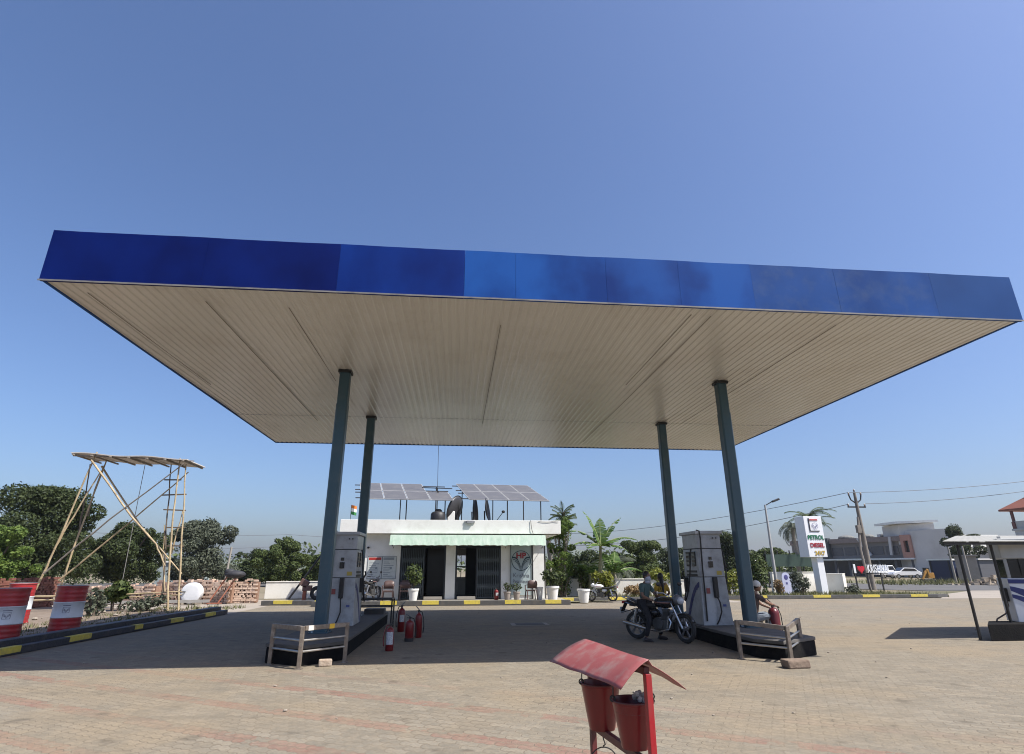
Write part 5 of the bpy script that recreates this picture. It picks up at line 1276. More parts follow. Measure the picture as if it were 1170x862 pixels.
b.prism(poly, (0, .03, 0)); b.build('board', mat('lavender_board', (.48, .50, .68), .5, col2=(.55, .57, .72)), t)
b = B(); b.ell((bp.x, bp.y-.004, 1.0), (.13, .006, .15)); b.box((bp.x, bp.y-.004, .66), (.12, .006, .12)); b.build('printed_emblem', violet, t)
for dx in (-.2, .2): b = B(); b.tube((bp.x+dx, bp.y+.1, 0), (bp.x+dx, bp.y+.04, .8), .015); b.build('stake', black_metal, t)

lsx = G(977, 677.5); lz = A(977, 655.5, lsx.y).z; t = thing('letter_sign', (lsx.x, lsx.y, 0), 'row of white block letters with a red heart on black posts', 'sign')
wl = A(1013, 650, lsx.y).x-A(974, 650, lsx.y).x; hl = A(990, 645.5, lsx.y).z-A(990, 655.5, lsx.y).z
x = A(974.5, 650, lsx.y).x; zc = lz+hl*.5
text('lettering', 'I', hl*1.35, (x+.12, lsx.y, zc), white_clean, t, ext=.015, bold=.03)
b = B(); hx = x+.55; pts = []
for i in range(24):
    a = 2*pi*i/24; pts.append((hx+hl*.027*16*sin(a)**3, lsx.y-.05, zc+hl*.03*(13*cos(a)-5*cos(2*a)-2*cos(3*a)-cos(4*a))))
b.prism(pts, (0, .1, 0)); b.build('heart', mat('heart_red', (.55, .012, .03), .4), t)
text('lettering', 'KRISHNA', hl*1.28, (x+1.0, lsx.y, zc), white_clean, t, ext=.012, bold=.012, align='LEFT', sx=(wl-.95)/(hl*1.28*4.35), spacing=1.05)
for q in (.05, .4, .8): b = B(); b.b2(x+wl*q, x+wl*q+.07, lsx.y+.06, lsx.y+.13, 0, lz+.02); b.build('post', black_metal, t)
b = B(); b.b2(x, x+wl, lsx.y+.06, lsx.y+.12, lz-.02, lz+.04); b.build('base_rail', black_metal, t)

# ================================================================== UTILITY POLES AND WIRES
upb = G(998, 674); t = thing('utility_pole', (upb.x, upb.y, 0), 'tall weathered utility pole with V arm and cross arm right of the pylon', 'utility pole')
zt_ = A(972.5, 563, upb.y).z
pm_ = mat('weathered_utility_pole', (.23, .205, .175), .85, col2=(.15, .13, .11), scale=4)
b = B(); b.path([(upb.x, upb.y, 0), (upb.x+.02, upb.y, zt_*.5), (upb.x, upb.y, zt_)], [.22, .17, .10], 10); b.build('pole', pm_, t, smooth=True)
b = B(); b.beam((upb.x-.75, upb.y, zt_-1.1), (upb.x+.7, upb.y, zt_-1.1), .1, .1); b.build('cross_arm', black_metal, t)
for s in (-1, 1): b = B(); b.path([(upb.x, upb.y, zt_-.85), (upb.x+s*.4, upb.y, zt_-.55), (upb.x+s*.5, upb.y, zt_-.2)], .05, 8); b.build('v_arm', black_metal, t)
for dx, dz in ((-.7, -.95), (.65, -.95), (-.5, -.1), (.5, -.1), (0, .15)): b = B(); b.lathe((upb.x+dx, upb.y, zt_+dz-.1), [(.03, 0), (.07, .04), (.05, .1), (.07, .14), (.03, .2)], 8); b.build('insulator', mat('brown_insulator', (.12, .07, .05), .3), t, smooth=True)
b = B(); b.box((upb.x-.32, upb.y-.12, 4.3), (.3, .25, .55)); b.path([(upb.x-.6, upb.y-.5, 0), (upb.x-.55, upb.y-.2, 2.8), (upb.x-.1, upb.y, 5.2)], .09, 8); b.build('strut', pm_, t)
for i, (px, py_, Y, tx, ty, lb) in enumerate(((1093, 667, 42, 1082, 625, 'thin pale pole leaning beside the dark blue shed'), (1110, 668, 43, 1099, 624, 'thin pale pole before the bare plaster wall'))):
    g = G(px, py_); b = B(); b.tube((g.x, g.y, 0), (g.x, g.y, A(tx, ty, g.y).z), .11, .08); tag(b.build('lamp_pole', concrete, smooth=True), lb, 'pole')
g = G(84, 690); 
def wire(p, q, sag, label, r=.018):
    p, q = Vector(p), Vector(q); pts = []
    for i in range(31):
        u = i/30; v = p.lerp(q, u); v.z -= sag*4*u*(1-u); pts.append(v)
    b = B(); b.path(pts, r, 5); tag(b.build('power_line', mat('wire_grey', (.12, .12, .13), .6)), label, 'power line', 'overhead power lines')
wire((upb.x-.5, upb.y, zt_), A(1240, 541, 36), .3, 'uppermost overhead wire running right from the utility pole')
wire((upb.x+.65, upb.y, zt_-.85), A(1240, 551, 36), .3, 'second overhead wire running right from the utility pole')
wire((upb.x-.5, upb.y, zt_), A(560, 606, 95), 1.6, 'overhead wire running left from the pole top behind the canopy', .022)
wire((upb.x-.7, upb.y, zt_-.9), A(560, 616, 92), 1.9, 'lower overhead wire running left from the cross arm', .022)
wire(A(330, 611, 70), A(-150, 590, 46), .6, 'overhead wire crossing above the left trees', .02)
wire(A(560, 606, 95), A(330, 611, 70), .8, 'overhead wire behind the left columns', .02)
wire(A(330, 624, 66), A(-150, 612, 44), .6, 'lower overhead wire in front of the left trees', .018)
# ================================================================== FAR RIGHT BUILDINGS
def seg_mesh(b, p, q, z0, z1, th, off=0.0):
    d = (q-p); ang = math.atan2(d.y, d.x); nrm = Vector((-d.y, d.x, 0)).normalized(); c = (p+q)/2+nrm*(off+th/2); b.box((c.x, c.y, (z0+z1)/2), (d.length, th, z1-z0), ang)
cr = A(1050, 655, 86); cl = A(905, 655, 108); cr.z = cl.z = 0
d = (cr-cl).normalized(); nb = Vector((-d.y, d.x, 0)); Lb = (cr-cl).length
S_ = lambda u, o=0.0: cl+d*(Lb*u)+nb*o
zs = A(1050, 638.5, 86).z; ztop = A(1037, 611, 86).z
t = thing('commercial_building', (cr.x, cr.y, 0), 'long grey-brown two-storey shop building with white ledge and pink framed end window', 'building')
gm = mat('grey_brown_cladding', (.19, .17, .155), .6, col2=(.15, .135, .125), scale=.4)
pinkm = mat('pink_frame_paint', (.46, .25, .19), .7, col2=(.40, .21, .16)); creamw = mat('cream_grey_render', (.60, .58, .55), .8, col2=(.52, .50, .47), scale=.3, dirt=(.38, .36, .33), dscale=.4)
b = B(); seg_mesh(b, S_(0), S_(.93), zs+.15, ztop-.9, .3, 1.0); b.build('upper_wall', gm, t)
b = B(); seg_mesh(b, S_(0), S_(.97), ztop-.9, ztop-.1, .4, .6); b.build('parapet', mat('brown_parapet', (.27, .21, .185), .7), t)
b = B(); seg_mesh(b, S_(0), S_(1.0), zs-.12, zs+.12, 1.4, -.4); b.build('ledge', white, t)
b = B(); seg_mesh(b, S_(0), S_(1.0), 0, zs-.13, .3, 2.2); b.build('shop_back', mat('dark_shop_interior', (.03, .032, .04), .5), t)
for i in range(9):
    b = B(); u = .04+i*.115; seg_mesh(b, S_(u), S_(u)+d*.35, 0, zs-.13, .35, .3); b.build('shop_column', mat('dark_column', (.08, .085, .10), .6), t)
for i in range(8):
    b = B(); u = .05+i*.105; seg_mesh(b, S_(u), S_(u+.088), zs+.7, ztop-1.6, .06, .94); b.build('window', mat('grey_glazing', (.07, .07, .08), .25, col2=(.09, .085, .09)), t)
for (u0, u1) in ((.60, .68), (.84, .83)):
    b = B(); p = S_(u0, .6); q = S_(u1, .6); b.beam((p.x, p.y, ztop-.15), (q.x, q.y, zs+.6), .35, .4); b.build('slanting_fin', creamw, t)
b = B(); seg_mesh(b, S_(.30), S_(.36), zs+.4, ztop+.1, .8, .3); b.build('dark_bay', mat('charcoal_bay', (.06, .07, .075), .5), t)
b = B()
p, q = S_(.93), S_(1.0); fw = (q-p).length; 
for (a, c, z0, z1) in ((0, .28, zs+.12, ztop), (.72, 1, zs+.12, ztop), (.28, .72, ztop-.9, ztop), (.28, .72, zs+.12, zs+1.0)): seg_mesh(b, p.lerp(q, a), p.lerp(q, c), z0, z1, 1.0, -.3)
b.build('end_frame', pinkm, t)
b = B(); seg_mesh(b, p.lerp(q, .28), p.lerp(q, .72), zs+1.0, ztop-.9, .1, .2); b.build('window', dark_glass, t)
e = S_(1.0); e2 = A(1094, 655, 80); e2.z = 0
z2 = A(1070, 605.5, 83).z
b = B(); b.prism([e+Vector((0, 0, 0)), e2, e2+Vector((2, 9, 0)), e+Vector((2, 10, 0))], (0, 0, z2)); b.build('end_block', creamw, t)
pb0, pb1 = A(1027, 605, 88), A(1068, 605, 84); b = B(); b.prism([(pb0.x, pb0.y, z2-2), (pb1.x, pb1.y, z2-2), (pb1.x+1, pb1.y+5, z2-2), (pb0.x+1, pb0.y+5, z2-2)], (0, 0, A(1050, 598.5, 86).z-z2+2)); b.build('roof_room', creamw, t)
b = B(); b.prism([(pb0.x-1, pb0.y-.6, A(1040, 598.5, 87).z), (pb1.x+.3, pb1.y-.6, A(1040, 598.5, 87).z), (pb1.x+1.3, pb1.y+5.4, A(1040, 598.5, 87).z), (pb0.x, pb0.y+5.4, A(1040, 598.5, 87).z)], (0, 0, .35)); b.build('roof_slab', white, t)
for i, (pu, sz) in enumerate(((.08, 1.1), (.38, .8), (.55, .7), (.72, .8))):
    p = S_(pu, 5); b = B(); b.ell((p.x, p.y, ztop+.2), (1.8*sz, 1.2, .5)); b.build('roof_clutter', mat('roof_tarp_grey', (.16, .16, .15), .8), t)
# dark blue shed, plaster wall, grey shed, white houses
def block(p, q, h, dp, m, name, label, cat, roofm=None, extra=None):
    p = Vector((p.x, p.y, 0)); q = Vector((q.x, q.y, 0)); d = (q-p).normalized(); n_ = Vector((-d.y, d.x, 0))
    t = thing(name, ((p.x+q.x)/2, (p.y+q.y)/2, 0), label, cat)
    b = B(); b.prism([p, q, q+n_*dp, p+n_*dp], (0, 0, h)); b.build('wall', m, t)
    b = B(); k = .15; b.prism([p-d*k-n_*k, q+d*k-n_*k, q+d*k+n_*(dp+k), p-d*k+n_*(dp+k)], (0, 0, .15)); o = b.build('roof', roofm or m, t); o.location.z += h+.003
    if extra: extra(t, p, d, n_, h)
    return t
navy = mat('dark_blue_sheeting', (.018, .026, .075), .5, col2=(.03, .035, .07), scale=1)
def shed_x(t, p, d, n_, h):
    b = B(); seg_mesh(b, p+d*2.2, p+d*3.6, 1.5, 2.1, .05, -.08); b.build('faded_notice', mat('faded_notice', (.12, .14, .24), .5), t)
    for u in (.1, 1.9, 3.9): b = B(); seg_mesh(b, p+d*u, p+d*(u+.1), 0, h, .08, -.09); b.build('corner_post', black_metal, t)
block(A(1066, 664, 62), A(1092, 664, 60), A(1080, 640.5, 61).z, 4, navy, 'sheet_metal_shed', 'dark blue sheet metal shed behind the excavator', 'shed', white, shed_x)
block(A(1097, 664, 56), A(1122, 664, 55), A(1110, 636, 55.5).z, .3, mat('stained_plaster', (.33, .29, .25), .9, col2=(.22, .19, .165), scale=.8, dirt=(.45, .40, .34), dscale=.7, damt=.6), 'plaster_wall', 'stained bare plaster wall right of the dark blue shed', 'wall')
block(A(1124, 664, 58), A(1151, 664, 58), A(1138, 640, 58).z, 4, mat('dark_grey_shutter', (.09, .09, .10), .6, col2=(.12, .12, .13), streak=(.1, .1, 6)), 'shop_shed', 'dark grey shuttered shed left of the newer dispenser', 'shed', creamw)
def house_x(t, p, d, n_, h):
    for u in (1.5, 4.0, 6.6):
        b = B(); seg_mesh(b, p+d*u, p+d*(u+1.2), h-1.9, h-.8, .06, -.05); f = b.build('window', dark_glass, t)
        b = B(); seg_mesh(b, p+d*(u-.1), p+d*(u+1.3), h-.78, h-.70, .3, -.2); b.build('sunshade', white, f)
block(A(1112, 664, 84), A(1152, 664, 84), A(1130, 612.5, 84).z, 8, white, 'white_house', 'plain white house beyond the plaster wall', 'house', white, house_x)
block(A(1152, 664, 70), A(1260, 664, 66), A(1165, 632, 70).z, 8, creamw, 'rendered_house', 'pale rendered house with white ledge below the red-roofed pavilion', 'house', white, house_x)
block(A(890, 656, 80), A(925, 656, 80), A(905, 640, 80).z, 6, white, 'white_house', 'small white house seen between the palm and the pylon', 'house', white)
block(A(-60, 660, 85), A(12, 660, 85), 3.0, 6, white, 'white_house', 'white house hidden in the trees at the left edge', 'house', white)
block(A(176, 668, 62), A(214, 668, 62), A(190, 643, 62).z, 5, mat('pale_green_wall', (.36, .42, .42), .8), 'small_house', 'small pale house behind the bamboo tower ladder', 'house', white)
block(A(352, 660, 92), A(378, 660, 92), A(362, 639, 92).z, 6, white, 'white_house', 'white house beyond the trees left of the front left column', 'house', white)
# pavilion tower
hw = 2.4; pc = A(1139, 578, 66+2*hw); pc.x += hw; zE = A(1140, 578.5, 66).z; zA = A(1163, 563.5, 66).z; zP = A(1150, 603, 66).z; zR = A(1150, 593, 66).z
t = thing('pavilion_tower', (pc.x, pc.y+2, 0), 'open rooftop pavilion with red tiled pyramid roof and finial at the right edge', 'pavilion')
cy = 66+hw; b = B(); b.add([(pc.x-hw, cy-hw, zE), (pc.x+hw, cy-hw, zE), (pc.x+hw, cy+hw, zE), (pc.x-hw, cy+hw, zE), (pc.x, cy, zA), (pc.x-hw, cy-hw, zE-.22), (pc.x+hw, cy-hw, zE-.22), (pc.x+hw, cy+hw, zE-.22), (pc.x-hw, cy+hw, zE-.22)], [(0, 1, 4), (1, 2, 4), (2, 3, 4), (3, 0, 4), (5, 6, 1, 0), (6, 7, 2, 1), (7, 8, 3, 2), (8, 5, 0, 3), (8, 7, 6, 5)])
b.build('roof', mat('red_clay_tiles', (.27, .09, .055), .8, col2=(.22, .07, .04), scale=3, streak=(1, 1, 5)), t)
b = B(); b.lathe((pc.x, cy, zA-.05), [(.12, 0), (.06, .2), (.16, .35), (.06, .5), (.02, .8)], 10); b.build('finial', mat('dark_red_finial', (.10, .05, .05), .5), t)
for sx in (-1, 1):
    for sy in (-1, 1):
        b = B(); b.box((pc.x+sx*hw*.62, cy+sy*hw*.62, (zE+zP)/2-.1), (.26, .26, zE-zP)); b.box((pc.x+sx*hw*.62, cy+sy*hw*.62, zP+.5), (.42, .42, 1.0)); b.build('column', mat('maroon_column', (.16, .05, .045), .5), t)
for (dx, dy, lx, ly) in ((0, -1, 1.2, .12), (0, 1, 1.2, .12), (-1, 0, .12, 1.2), (1, 0, .12, 1.2)):
    b = B(); b.box((pc.x+dx*hw*.62, cy+dy*hw*.62, (zR+zP)/2), (hw*lx if lx > 1 else .14, hw*ly if ly > 1 else .14, zR-zP)); b.build('parapet', creamw, t)
b = B(); b.box((pc.x, cy, (zP+2)/2), (hw*1.36, hw*1.36, zP-2)); b.box((pc.x, cy, zP-.02), (hw*1.5, hw*1.5, .25)); b.build('base_block', creamw, t)
b = B(); b.box((pc.x-hw*.1, cy-hw*.69, zP-1.0), (1.6, .1, .9)); b.build('arched_opening', dark_glass, t)

# ------------------------------------------------ vehicles far right
def car(c, rz, label, van=False):
    t = thing('parked_car' if not van else 'pickup_van', (0, 0, 0), label, 'car' if not van else 'van')
    cp = mat('white_car_paint', (.72, .73, .74), .25, col2=(.68, .69, .70))
    b = B(); prof = [(-1.9, .45), (-1.95, .85), (-1.6, 1.0), (-1.1, 1.42), (.35, 1.46), (.95, 1.02), (1.75, .86), (1.98, .62), (1.95, .40)] if not van else [(-2.1, .5), (-2.1, 1.0), (-.1, 1.02), (0, 1.75), (1.2, 1.78), (1.65, 1.15), (2.0, 1.05), (2.05, .45)]
    b.prism([(x, -.82, z) for x, z in prof], (0, 1.64, 0)); b.build('body', cp, t, bevel=.07)
    for s in (-1, 1):
        b = B(); pr = [(-1.35, 1.02), (-1.0, 1.36), (.3, 1.39), (.8, 1.03)] if not van else [(.15, 1.15), (.15, 1.65), (1.1, 1.68), (1.45, 1.18)]
        b.prism([(x, s*.825, z) for x, z in pr], (0, s*.01, 0)); b.build('side_window', dark_glass, t)
        for x in (-1.25, 1.3):
            b = B(); b.torus((x, s*.76, .32), .24, .085, axis='Y', n=20); b.build('tyre', rubber, t, smooth=True)
            b = B(); b.lathe((x, s*.76, .32), [(.2, -.05), (.2, .05)], 16, axis='Y'); b.build('rim', chrome, t)
        b = B(); b.ell((1.9 if not van else 1.98, s*.6, .68), (.08, .16, .08)); b.build('headlight', mat('lamp_glass', (.5, .52, .55), .1), t)
    b = B(); b.prism([(.38, -.7, 1.42), (.93, -.72, 1.05), (.93, .72, 1.05), (.38, .7, 1.42)] if not van else [(1.22, -.7, 1.72), (1.64, -.72, 1.2), (1.64, .72, 1.2), (1.22, .7, 1.72)], (.03, 0, .03)); b.build('windscreen', dark_glass, t)
    t.location = c; t.rotation_euler = (0, 0, rz); return t
g = A(1034, 659, 78); car((g.x, g.y, 0.0), 3.0, 'white hatchback parked in front of the shop building')
g = A(1010, 659, 80); car((g.x, g.y, 0.0), .3, 'white pickup van parked behind the letter sign', True)
ey = A(1058, 662, 57); t = thing('excavator', (ey.x, ey.y, 0), 'small yellow-orange excavator with folded arm by the dark blue shed', 'excavator')
ym = mat('excavator_yellow', (.34, .17, .03), .5, col2=(.26, .13, .02))
b = B(); b.beam((ey.x-.9, ey.y, .4), (ey.x+.1, ey.y, 1.6), .35, .35); b.build('dipper_arm', ym, t, bevel=.04)
b = B(); b.beam((ey.x+.05, ey.y+.05, 1.5), (ey.x+.85, ey.y+.1, 2.1), .35, .4); b.beam((ey.x+.7, ey.y, 2.1), (ey.x+.9, ey.y, 1.1), .35, .4); b.build('boom', ym, t, bevel=.04)
b = B(); b.prism([(ey.x-1.2, ey.y-.3, .1), (ey.x-.6, ey.y-.3, .05), (ey.x-.5, ey.y-.3, .5), (ey.x-1.0, ey.y-.3, .6)], (0, .6, 0)); b.build('bucket', black_metal, t)
b = B(); b.box((ey.x+1.3, ey.y+.6, 1.15), (1.5, 1.4, .9)); b.build('engine_body', ym, t, bevel=.06)
b = B(); b.box((ey.x+.9, ey.y+.5, 1.9), (.8, .9, 1.0)); b.build('cab', dark_glass, t, bevel=.04)
for sy in (-.5, .6): b = B(); b.box((ey.x+.9, ey.y+.6+sy, .32), (2.6, .4, .62)); b.build('track', rubber, t, bevel=.15)
t.scale = (.5, .5, .62)
# rubble heap
b = B(); rr = random.Random(4); g0 = A(1136, 668, 50)
for i in range(160):
    u, v = rr.gauss(0, 1.7), rr.gauss(0, .8); h = max(0, .75-.28*abs(u)-.3*abs(v)); b.box((g0.x+u, g0.y+v, rr.uniform(0, h+.05)), (rr.uniform(.15, .5),)*2+(rr.uniform(.1, .3),), rr.uniform(0, 3))
tag(b.build('rubble_heap', mat('pale_rubble', (.38, .33, .26), .95, col2=(.28, .22, .16), scale=2)), 'heap of pale broken rubble by the road at the right', 'rubble', kind='stuff')
# green shade net behind the banner
g0, g1 = A(878, 657, 46), A(934, 657, 46); b = B(); b.box(((g0.x+g1.x)/2, 46, 2.1), (g1.x-g0.x, .06, .95)); t = thing('shade_net_fence', ((g0.x+g1.x)/2, 46, 0), 'dark green shade net on posts behind the taller white wall', 'fence'); b.build('net', mat('dark_green_net', (.03, .06, .045), .8), t)
for i in range(5): b = B(); x = g0.x+(g1.x-g0.x)*i/4; b.tube((x, 46.05, 0), (x, 46.05, 2.9), .05); b.build('post', black_metal, t)

# ================================================================== VEGETATION
def crown_tree(px0, px1, pytop, Y, lm, label, seed, n=5200, leaf=.42, pybase=None, trunk=bark, group=None, name='leafy_tree', low=.12, squash=1.0):
    c = A((px0+px1)/2, 640, Y); hw_ = abs(A(px1, 640, Y).x-A(px0, 640, Y).x)/2; zt_ = A((px0+px1)/2, pytop, Y).z
    t = thing(name, (c.x, Y, 0), label, 'tree', group); rr = random.Random(seed)
    blobs = []; zc0 = zt_*low; ch = zt_-zc0
    k = 30
    for i in range(k):
        a = rr.uniform(0, 2*pi); rad = rr.uniform(.1, .95); zz_ = zc0+ch*rr.uniform(.12, .92); w = 1-abs((zz_-zc0)/ch-.42)*.75
        r_ = hw_*rr.uniform(.10, .30); blobs.append(((c.x+cos(a)*rad*hw_*w, Y+sin(a)*rad*hw_*w*.8, zz_), (r_, r_, min(r_*.75*squash, zt_-zz_) if zt_-zz_ > .3 else .3)))
    blobs.append(((c.x+rr.uniform(-.15, .15)*hw_, Y, zt_-ch*.2), (hw_*.3, hw_*.3, ch*.2)))
    blobs.append(((c.x, Y, zc0+ch*.35), (hw_*.5, hw_*.45, ch*.28)))
    b = B()
    b.path([(c.x, Y, 0), (c.x+.1*hw_*rr.uniform(-1, 1), Y, zt_*.25), (c.x+.12*hw_*rr.uniform(-1, 1), Y, zt_*.55)], [.055*zt_, .042*zt_, .02*zt_], 9)
    for bc, br in blobs[:9]:
        m_ = Vector((c.x, Y, zt_*.28)); b.path([m_, m_.lerp(Vector(bc), .5)+Vector((0, 0, -.03*zt_)), bc], [.022*zt_, .014*zt_, .006*zt_], 6)
    b.build('trunk', trunk, t, smooth=True)
    b = B(); leafcloud(b, blobs, int(n*3.2), leaf*.52, seed, flat=.7); b.build('crown', lm, t)
    return t
crown_tree(-45, 122, 556, 46, L_dark, 'largest dark tree, behind the bamboo tower at the left', 21, 11000, .42, low=.05)
crown_tree(-60, 44, 600, 34, L_bright, 'bright green leafy tree at the left edge behind the drums', 22, 5200, .34, low=.02)
crown_tree(84, 196, 597, 52, L_dark, 'rounded dark tree seen through the middle of the bamboo tower', 23, 7500, .42, low=.03)
crown_tree(186, 278, 592, 58, L_grey, 'tall dusty grey-green tree right of the bamboo tower', 24, 7500, .42, trunk=palebark, low=.04)
crown_tree(262, 318, 627, 66, L_dark, 'low dark tree right of the dusty grey-green tree', 25, 3200, .42, low=.02)
crown_tree(292, 352, 613, 56, L_mid, 'pointed mid-green tree left of the road barrier', 26, 5200, .4, low=.03)
crown_tree(328, 398, 634, 60, L_mid, 'low mid-green tree behind the front left column', 27, 3800, .4, low=.03)
crown_tree(638, 706, 628, 52, L_dark, 'dark tree behind the station building corner and banana', 28, 4200, .4, low=.02)
crown_tree(694, 768, 618, 55, L_mid, 'broad rounded tree behind the banana plants', 29, 5600, .4, low=.02)
crown_tree(742, 802, 626, 66, L_dark, 'dark tree seen behind the rear right column', 30, 3600, .42, low=.02)
crown_tree(800, 868, 608, 60, L_dark, 'dark tree standing between the two right columns', 31, 5600, .42, low=.02)
crown_tree(850, 905, 626, 58, L_mid, 'mid-green tree behind the street lamp', 32, 4200, .4, low=.02)
crown_tree(885, 935, 632, 75, L_mid, 'low tree far behind the price pylon', 36, 2800, .45, low=.02)
crown_tree(1078, 1126, 599, 72, L_dark, 'dark tree above the small shelter roof', 33, 5200, .42, low=.1)
crown_tree(618, 668, 590, 33.5, L_bright, 'slender feathery tree at the right corner of the station building', 34, 3600, .22, low=.1, trunk=palebark)
crown_tree(560, 640, 640, 60, L_dark, 'dark tree seen through the station door window', 35, 1500, .42, low=.02)
b = B(); rr = random.Random(31)
for px in list(range(-60, 420, 7))+list(range(600, 900, 7)):
    Yq = 68+rr.uniform(-3, 3); c = A(px, 650, Yq); h = rr.uniform(1.6, 3.2); leafcloud(b, [((c.x, Yq, h*.5), (1.6, 1.3, h*.55))], 120, .3, px+99)
tag(b.build('undergrowth', L_dark), 'dense undergrowth filling the ground between the background trees', 'undergrowth', kind='stuff')
# hazy far tree belt that reads as one mass
b = B(); rr = random.Random(9)
for i in range(70):
    x = -260+i*9+rr.uniform(-3, 3); h = rr.uniform(5, 9); leafcloud(b, [((x, 210+rr.uniform(-20, 20), h*.5), (7, 5, h*.55))], 90, 1.7, i)
tag(b.build('tree_belt', L_mid), 'far tree belt closing the horizon', 'tree belt', kind='stuff')
def bush(px0, px1, pytop, pyb, lm, label, seed, n=900, leaf=.16, name='shrub', flower=None):
    g = G((px0+px1)/2, pyb); hw_ = abs(A(px1, pyb, g.y).x-A(px0, pyb, g.y).x)/2; h = A((px0+px1)/2, pytop, g.y).z
    t = thing(name, (g.x, g.y, 0), label, 'shrub'); rr = random.Random(seed); b = B()
    for i in range(7): a = rr.uniform(0, 6.28); b.path([(g.x+.1*cos(a), g.y+.1*sin(a), 0), (g.x+hw_*.3*cos(a), g.y+hw_*.3*sin(a), h*.45), (g.x+hw_*.6*cos(a), g.y+hw_*.5*sin(a), h*.8)], [.03, .02, .008], 6)
    b.build('stem', bark, t)
    bl2 = [((g.x+rr.uniform(-.5, .5)*hw_, g.y+rr.uniform(-.4, .4)*hw_, h*rr.uniform(.3, .8)), (hw_*rr.uniform(.35, .6), hw_*.45, h*rr.uniform(.2, .32))) for _ in range(7)]
    bl2 = [((c[0], c[1], min(c[2], h-r[2])), r) for c, r in bl2]
    b = B(); leafcloud(b, bl2, n, leaf, seed); b.build('foliage', lm, t)
    if flower: b = B(); leafcloud(b, bl2, 60, .1, seed+5); b.build('flowers', flower, t)
    return t
bush(676, 706, 652, 684, L_yellow, 'golden-green bush at the foot of the banana plant', 41, 1300, .17)
bush(622, 662, 652, 683, L_mid, 'dark hedge-like bush behind the empty white pot', 42, 1300, .17)
bush(652, 680, 640, 682, L_mid, 'loose green bush between the white pots and banana', 43, 1100, .18)
bush(738, 772, 648, 681, L_yellow, 'yellow-green bush behind the two persons', 44, 1200, .18)
bush(712, 745, 668, 683, L_dry, 'low dry russet bush left of the motorcycle', 45, 800, .15)
bush(822, 850, 650, 682, L_yellow, 'yellow-green bush beside the right dispenser', 46, 900, .17, flower=mat('white_petals', (.7, .7, .66), .6))
bush(856, 888, 636, 682, L_mid, 'tall green bush left of the street lamp', 47, 1500, .18, flower=mat('white_petals', (.7, .7, .66), .6))
bush(905, 930, 652, 681, L_grey, 'dusty bush in front of the taller white wall', 48, 900, .15)
bush(884, 897, 662, 681, L_dry, 'small brown-red bush behind the street lamp foot', 51, 400, .13)
bush(110, 150, 660, 700, L_mid, 'leggy shrub with pointed leaves right of the standing drum', 49, 420, .26)
bush(281, 289, 661, 689, L_grey, 'small dusty weed growing against the brick stack', 50, 200, .13)
bush(135, 190, 680, 700, L_grey, 'low scrub behind the navy kerb near the tower foot', 52, 500, .16)
bush(88, 120, 672, 706, L_grey, 'low scrub beside the standing striped drum', 53, 400, .16)
bush(968, 985, 668, 681, L_grey, 'tuft of weeds below the letter sign', 54, 350, .14)

def banana(x, y, h, label, n, seed, L_=2.3, lean=0.0, fronds=None):
    t = thing('banana_plant', (x, y, 0), label, 'banana plant'); rr = random.Random(seed)
    b = B(); b.path([(x, y, 0), (x+lean*.3, y, h*.5), (x+lean, y, h)], [.16, .12, .07], 10); b.build('stalk', mat('banana_stalk', (.20, .21, .10), .7, col2=(.13, .11, .07)), t, smooth=True)
    for i in range(n):
        if fronds: a, el, ll = fronds[i]
        else: a, el, ll = 2*pi*i/n+rr.uniform(-.3, .3), rr.uniform(.3, 1.2), L_*rr.uniform(.8, 1.1)
        o = Vector((x+lean, y, h)); dirh = Vector((cos(a), sin(a), 0)); b = B(); k = 22; p = o.copy(); vs = []; e = el
        side = Vector((-sin(a), cos(a), 0))
        pts = []
        for j in range(k+1):
            pts.append((p.copy(), e)); st_ = ll/k; p = p+(dirh*cos(e)+Vector((0, 0, 1))*sin(e))*st_; e -= (.9 if el < .9 else .5)/k*(j/k+.35)*1.5
        for j in range(2, k):
            if rr.random() < .12: continue
            p0, e0 = pts[j]; p1, e1 = pts[j+1]; 
            w0 = .40*sin(pi*min(1, (j/k)**.8))**.6+.01; w1 = .40*sin(pi*min(1, ((j+1)/k)**.8))**.6+.01; up = Vector((0, 0, 1))
            dr_ = .22+rr.uniform(-.12, .12)
            for s in (-1, 1):
                b.add([p0, p1-(p1-p0)*.06, p1-(p1-p0)*.06+side*s*w1-up*w1*dr_, p0+side*s*w0-up*w0*dr_], [(0, 1, 2, 3)])
        lf = b.build('leaf', L_banana, t)
        b = B(); b.path([q for q, _ in pts[::3]], [.035-.004*i_ for i_ in range(len(pts[::3]))], 6); b.build('midrib', mat('pale_midrib', (.26, .30, .12), .6), lf)
    return t
g = G(687, 683)
banana(g.x, g.y, 2.75, 'tall banana plant with big torn leaves right of the station', 9, 61, fronds=[(2.6, 1.35, 2.3), (1.2, 1.52, 1.7), (.35, 1.05, 2.3), (.0, .55, 2.4), (3.1, .85, 2.1), (3.3, .4, 1.9), (-.4, .2, 1.7), (4.0, .3, 1.6), (5.2, .5, 1.6)], lean=.1)
g = G(707, 682.5)
banana(g.x, g.y+.8, 1.25, 'smaller banana plant right of the tall one', 7, 62, L_=1.9)
g = G(676, 682.5)
banana(g.x, g.y+.3, 1.2, 'smaller banana plant left of the tall one', 6, 63, L_=1.5)

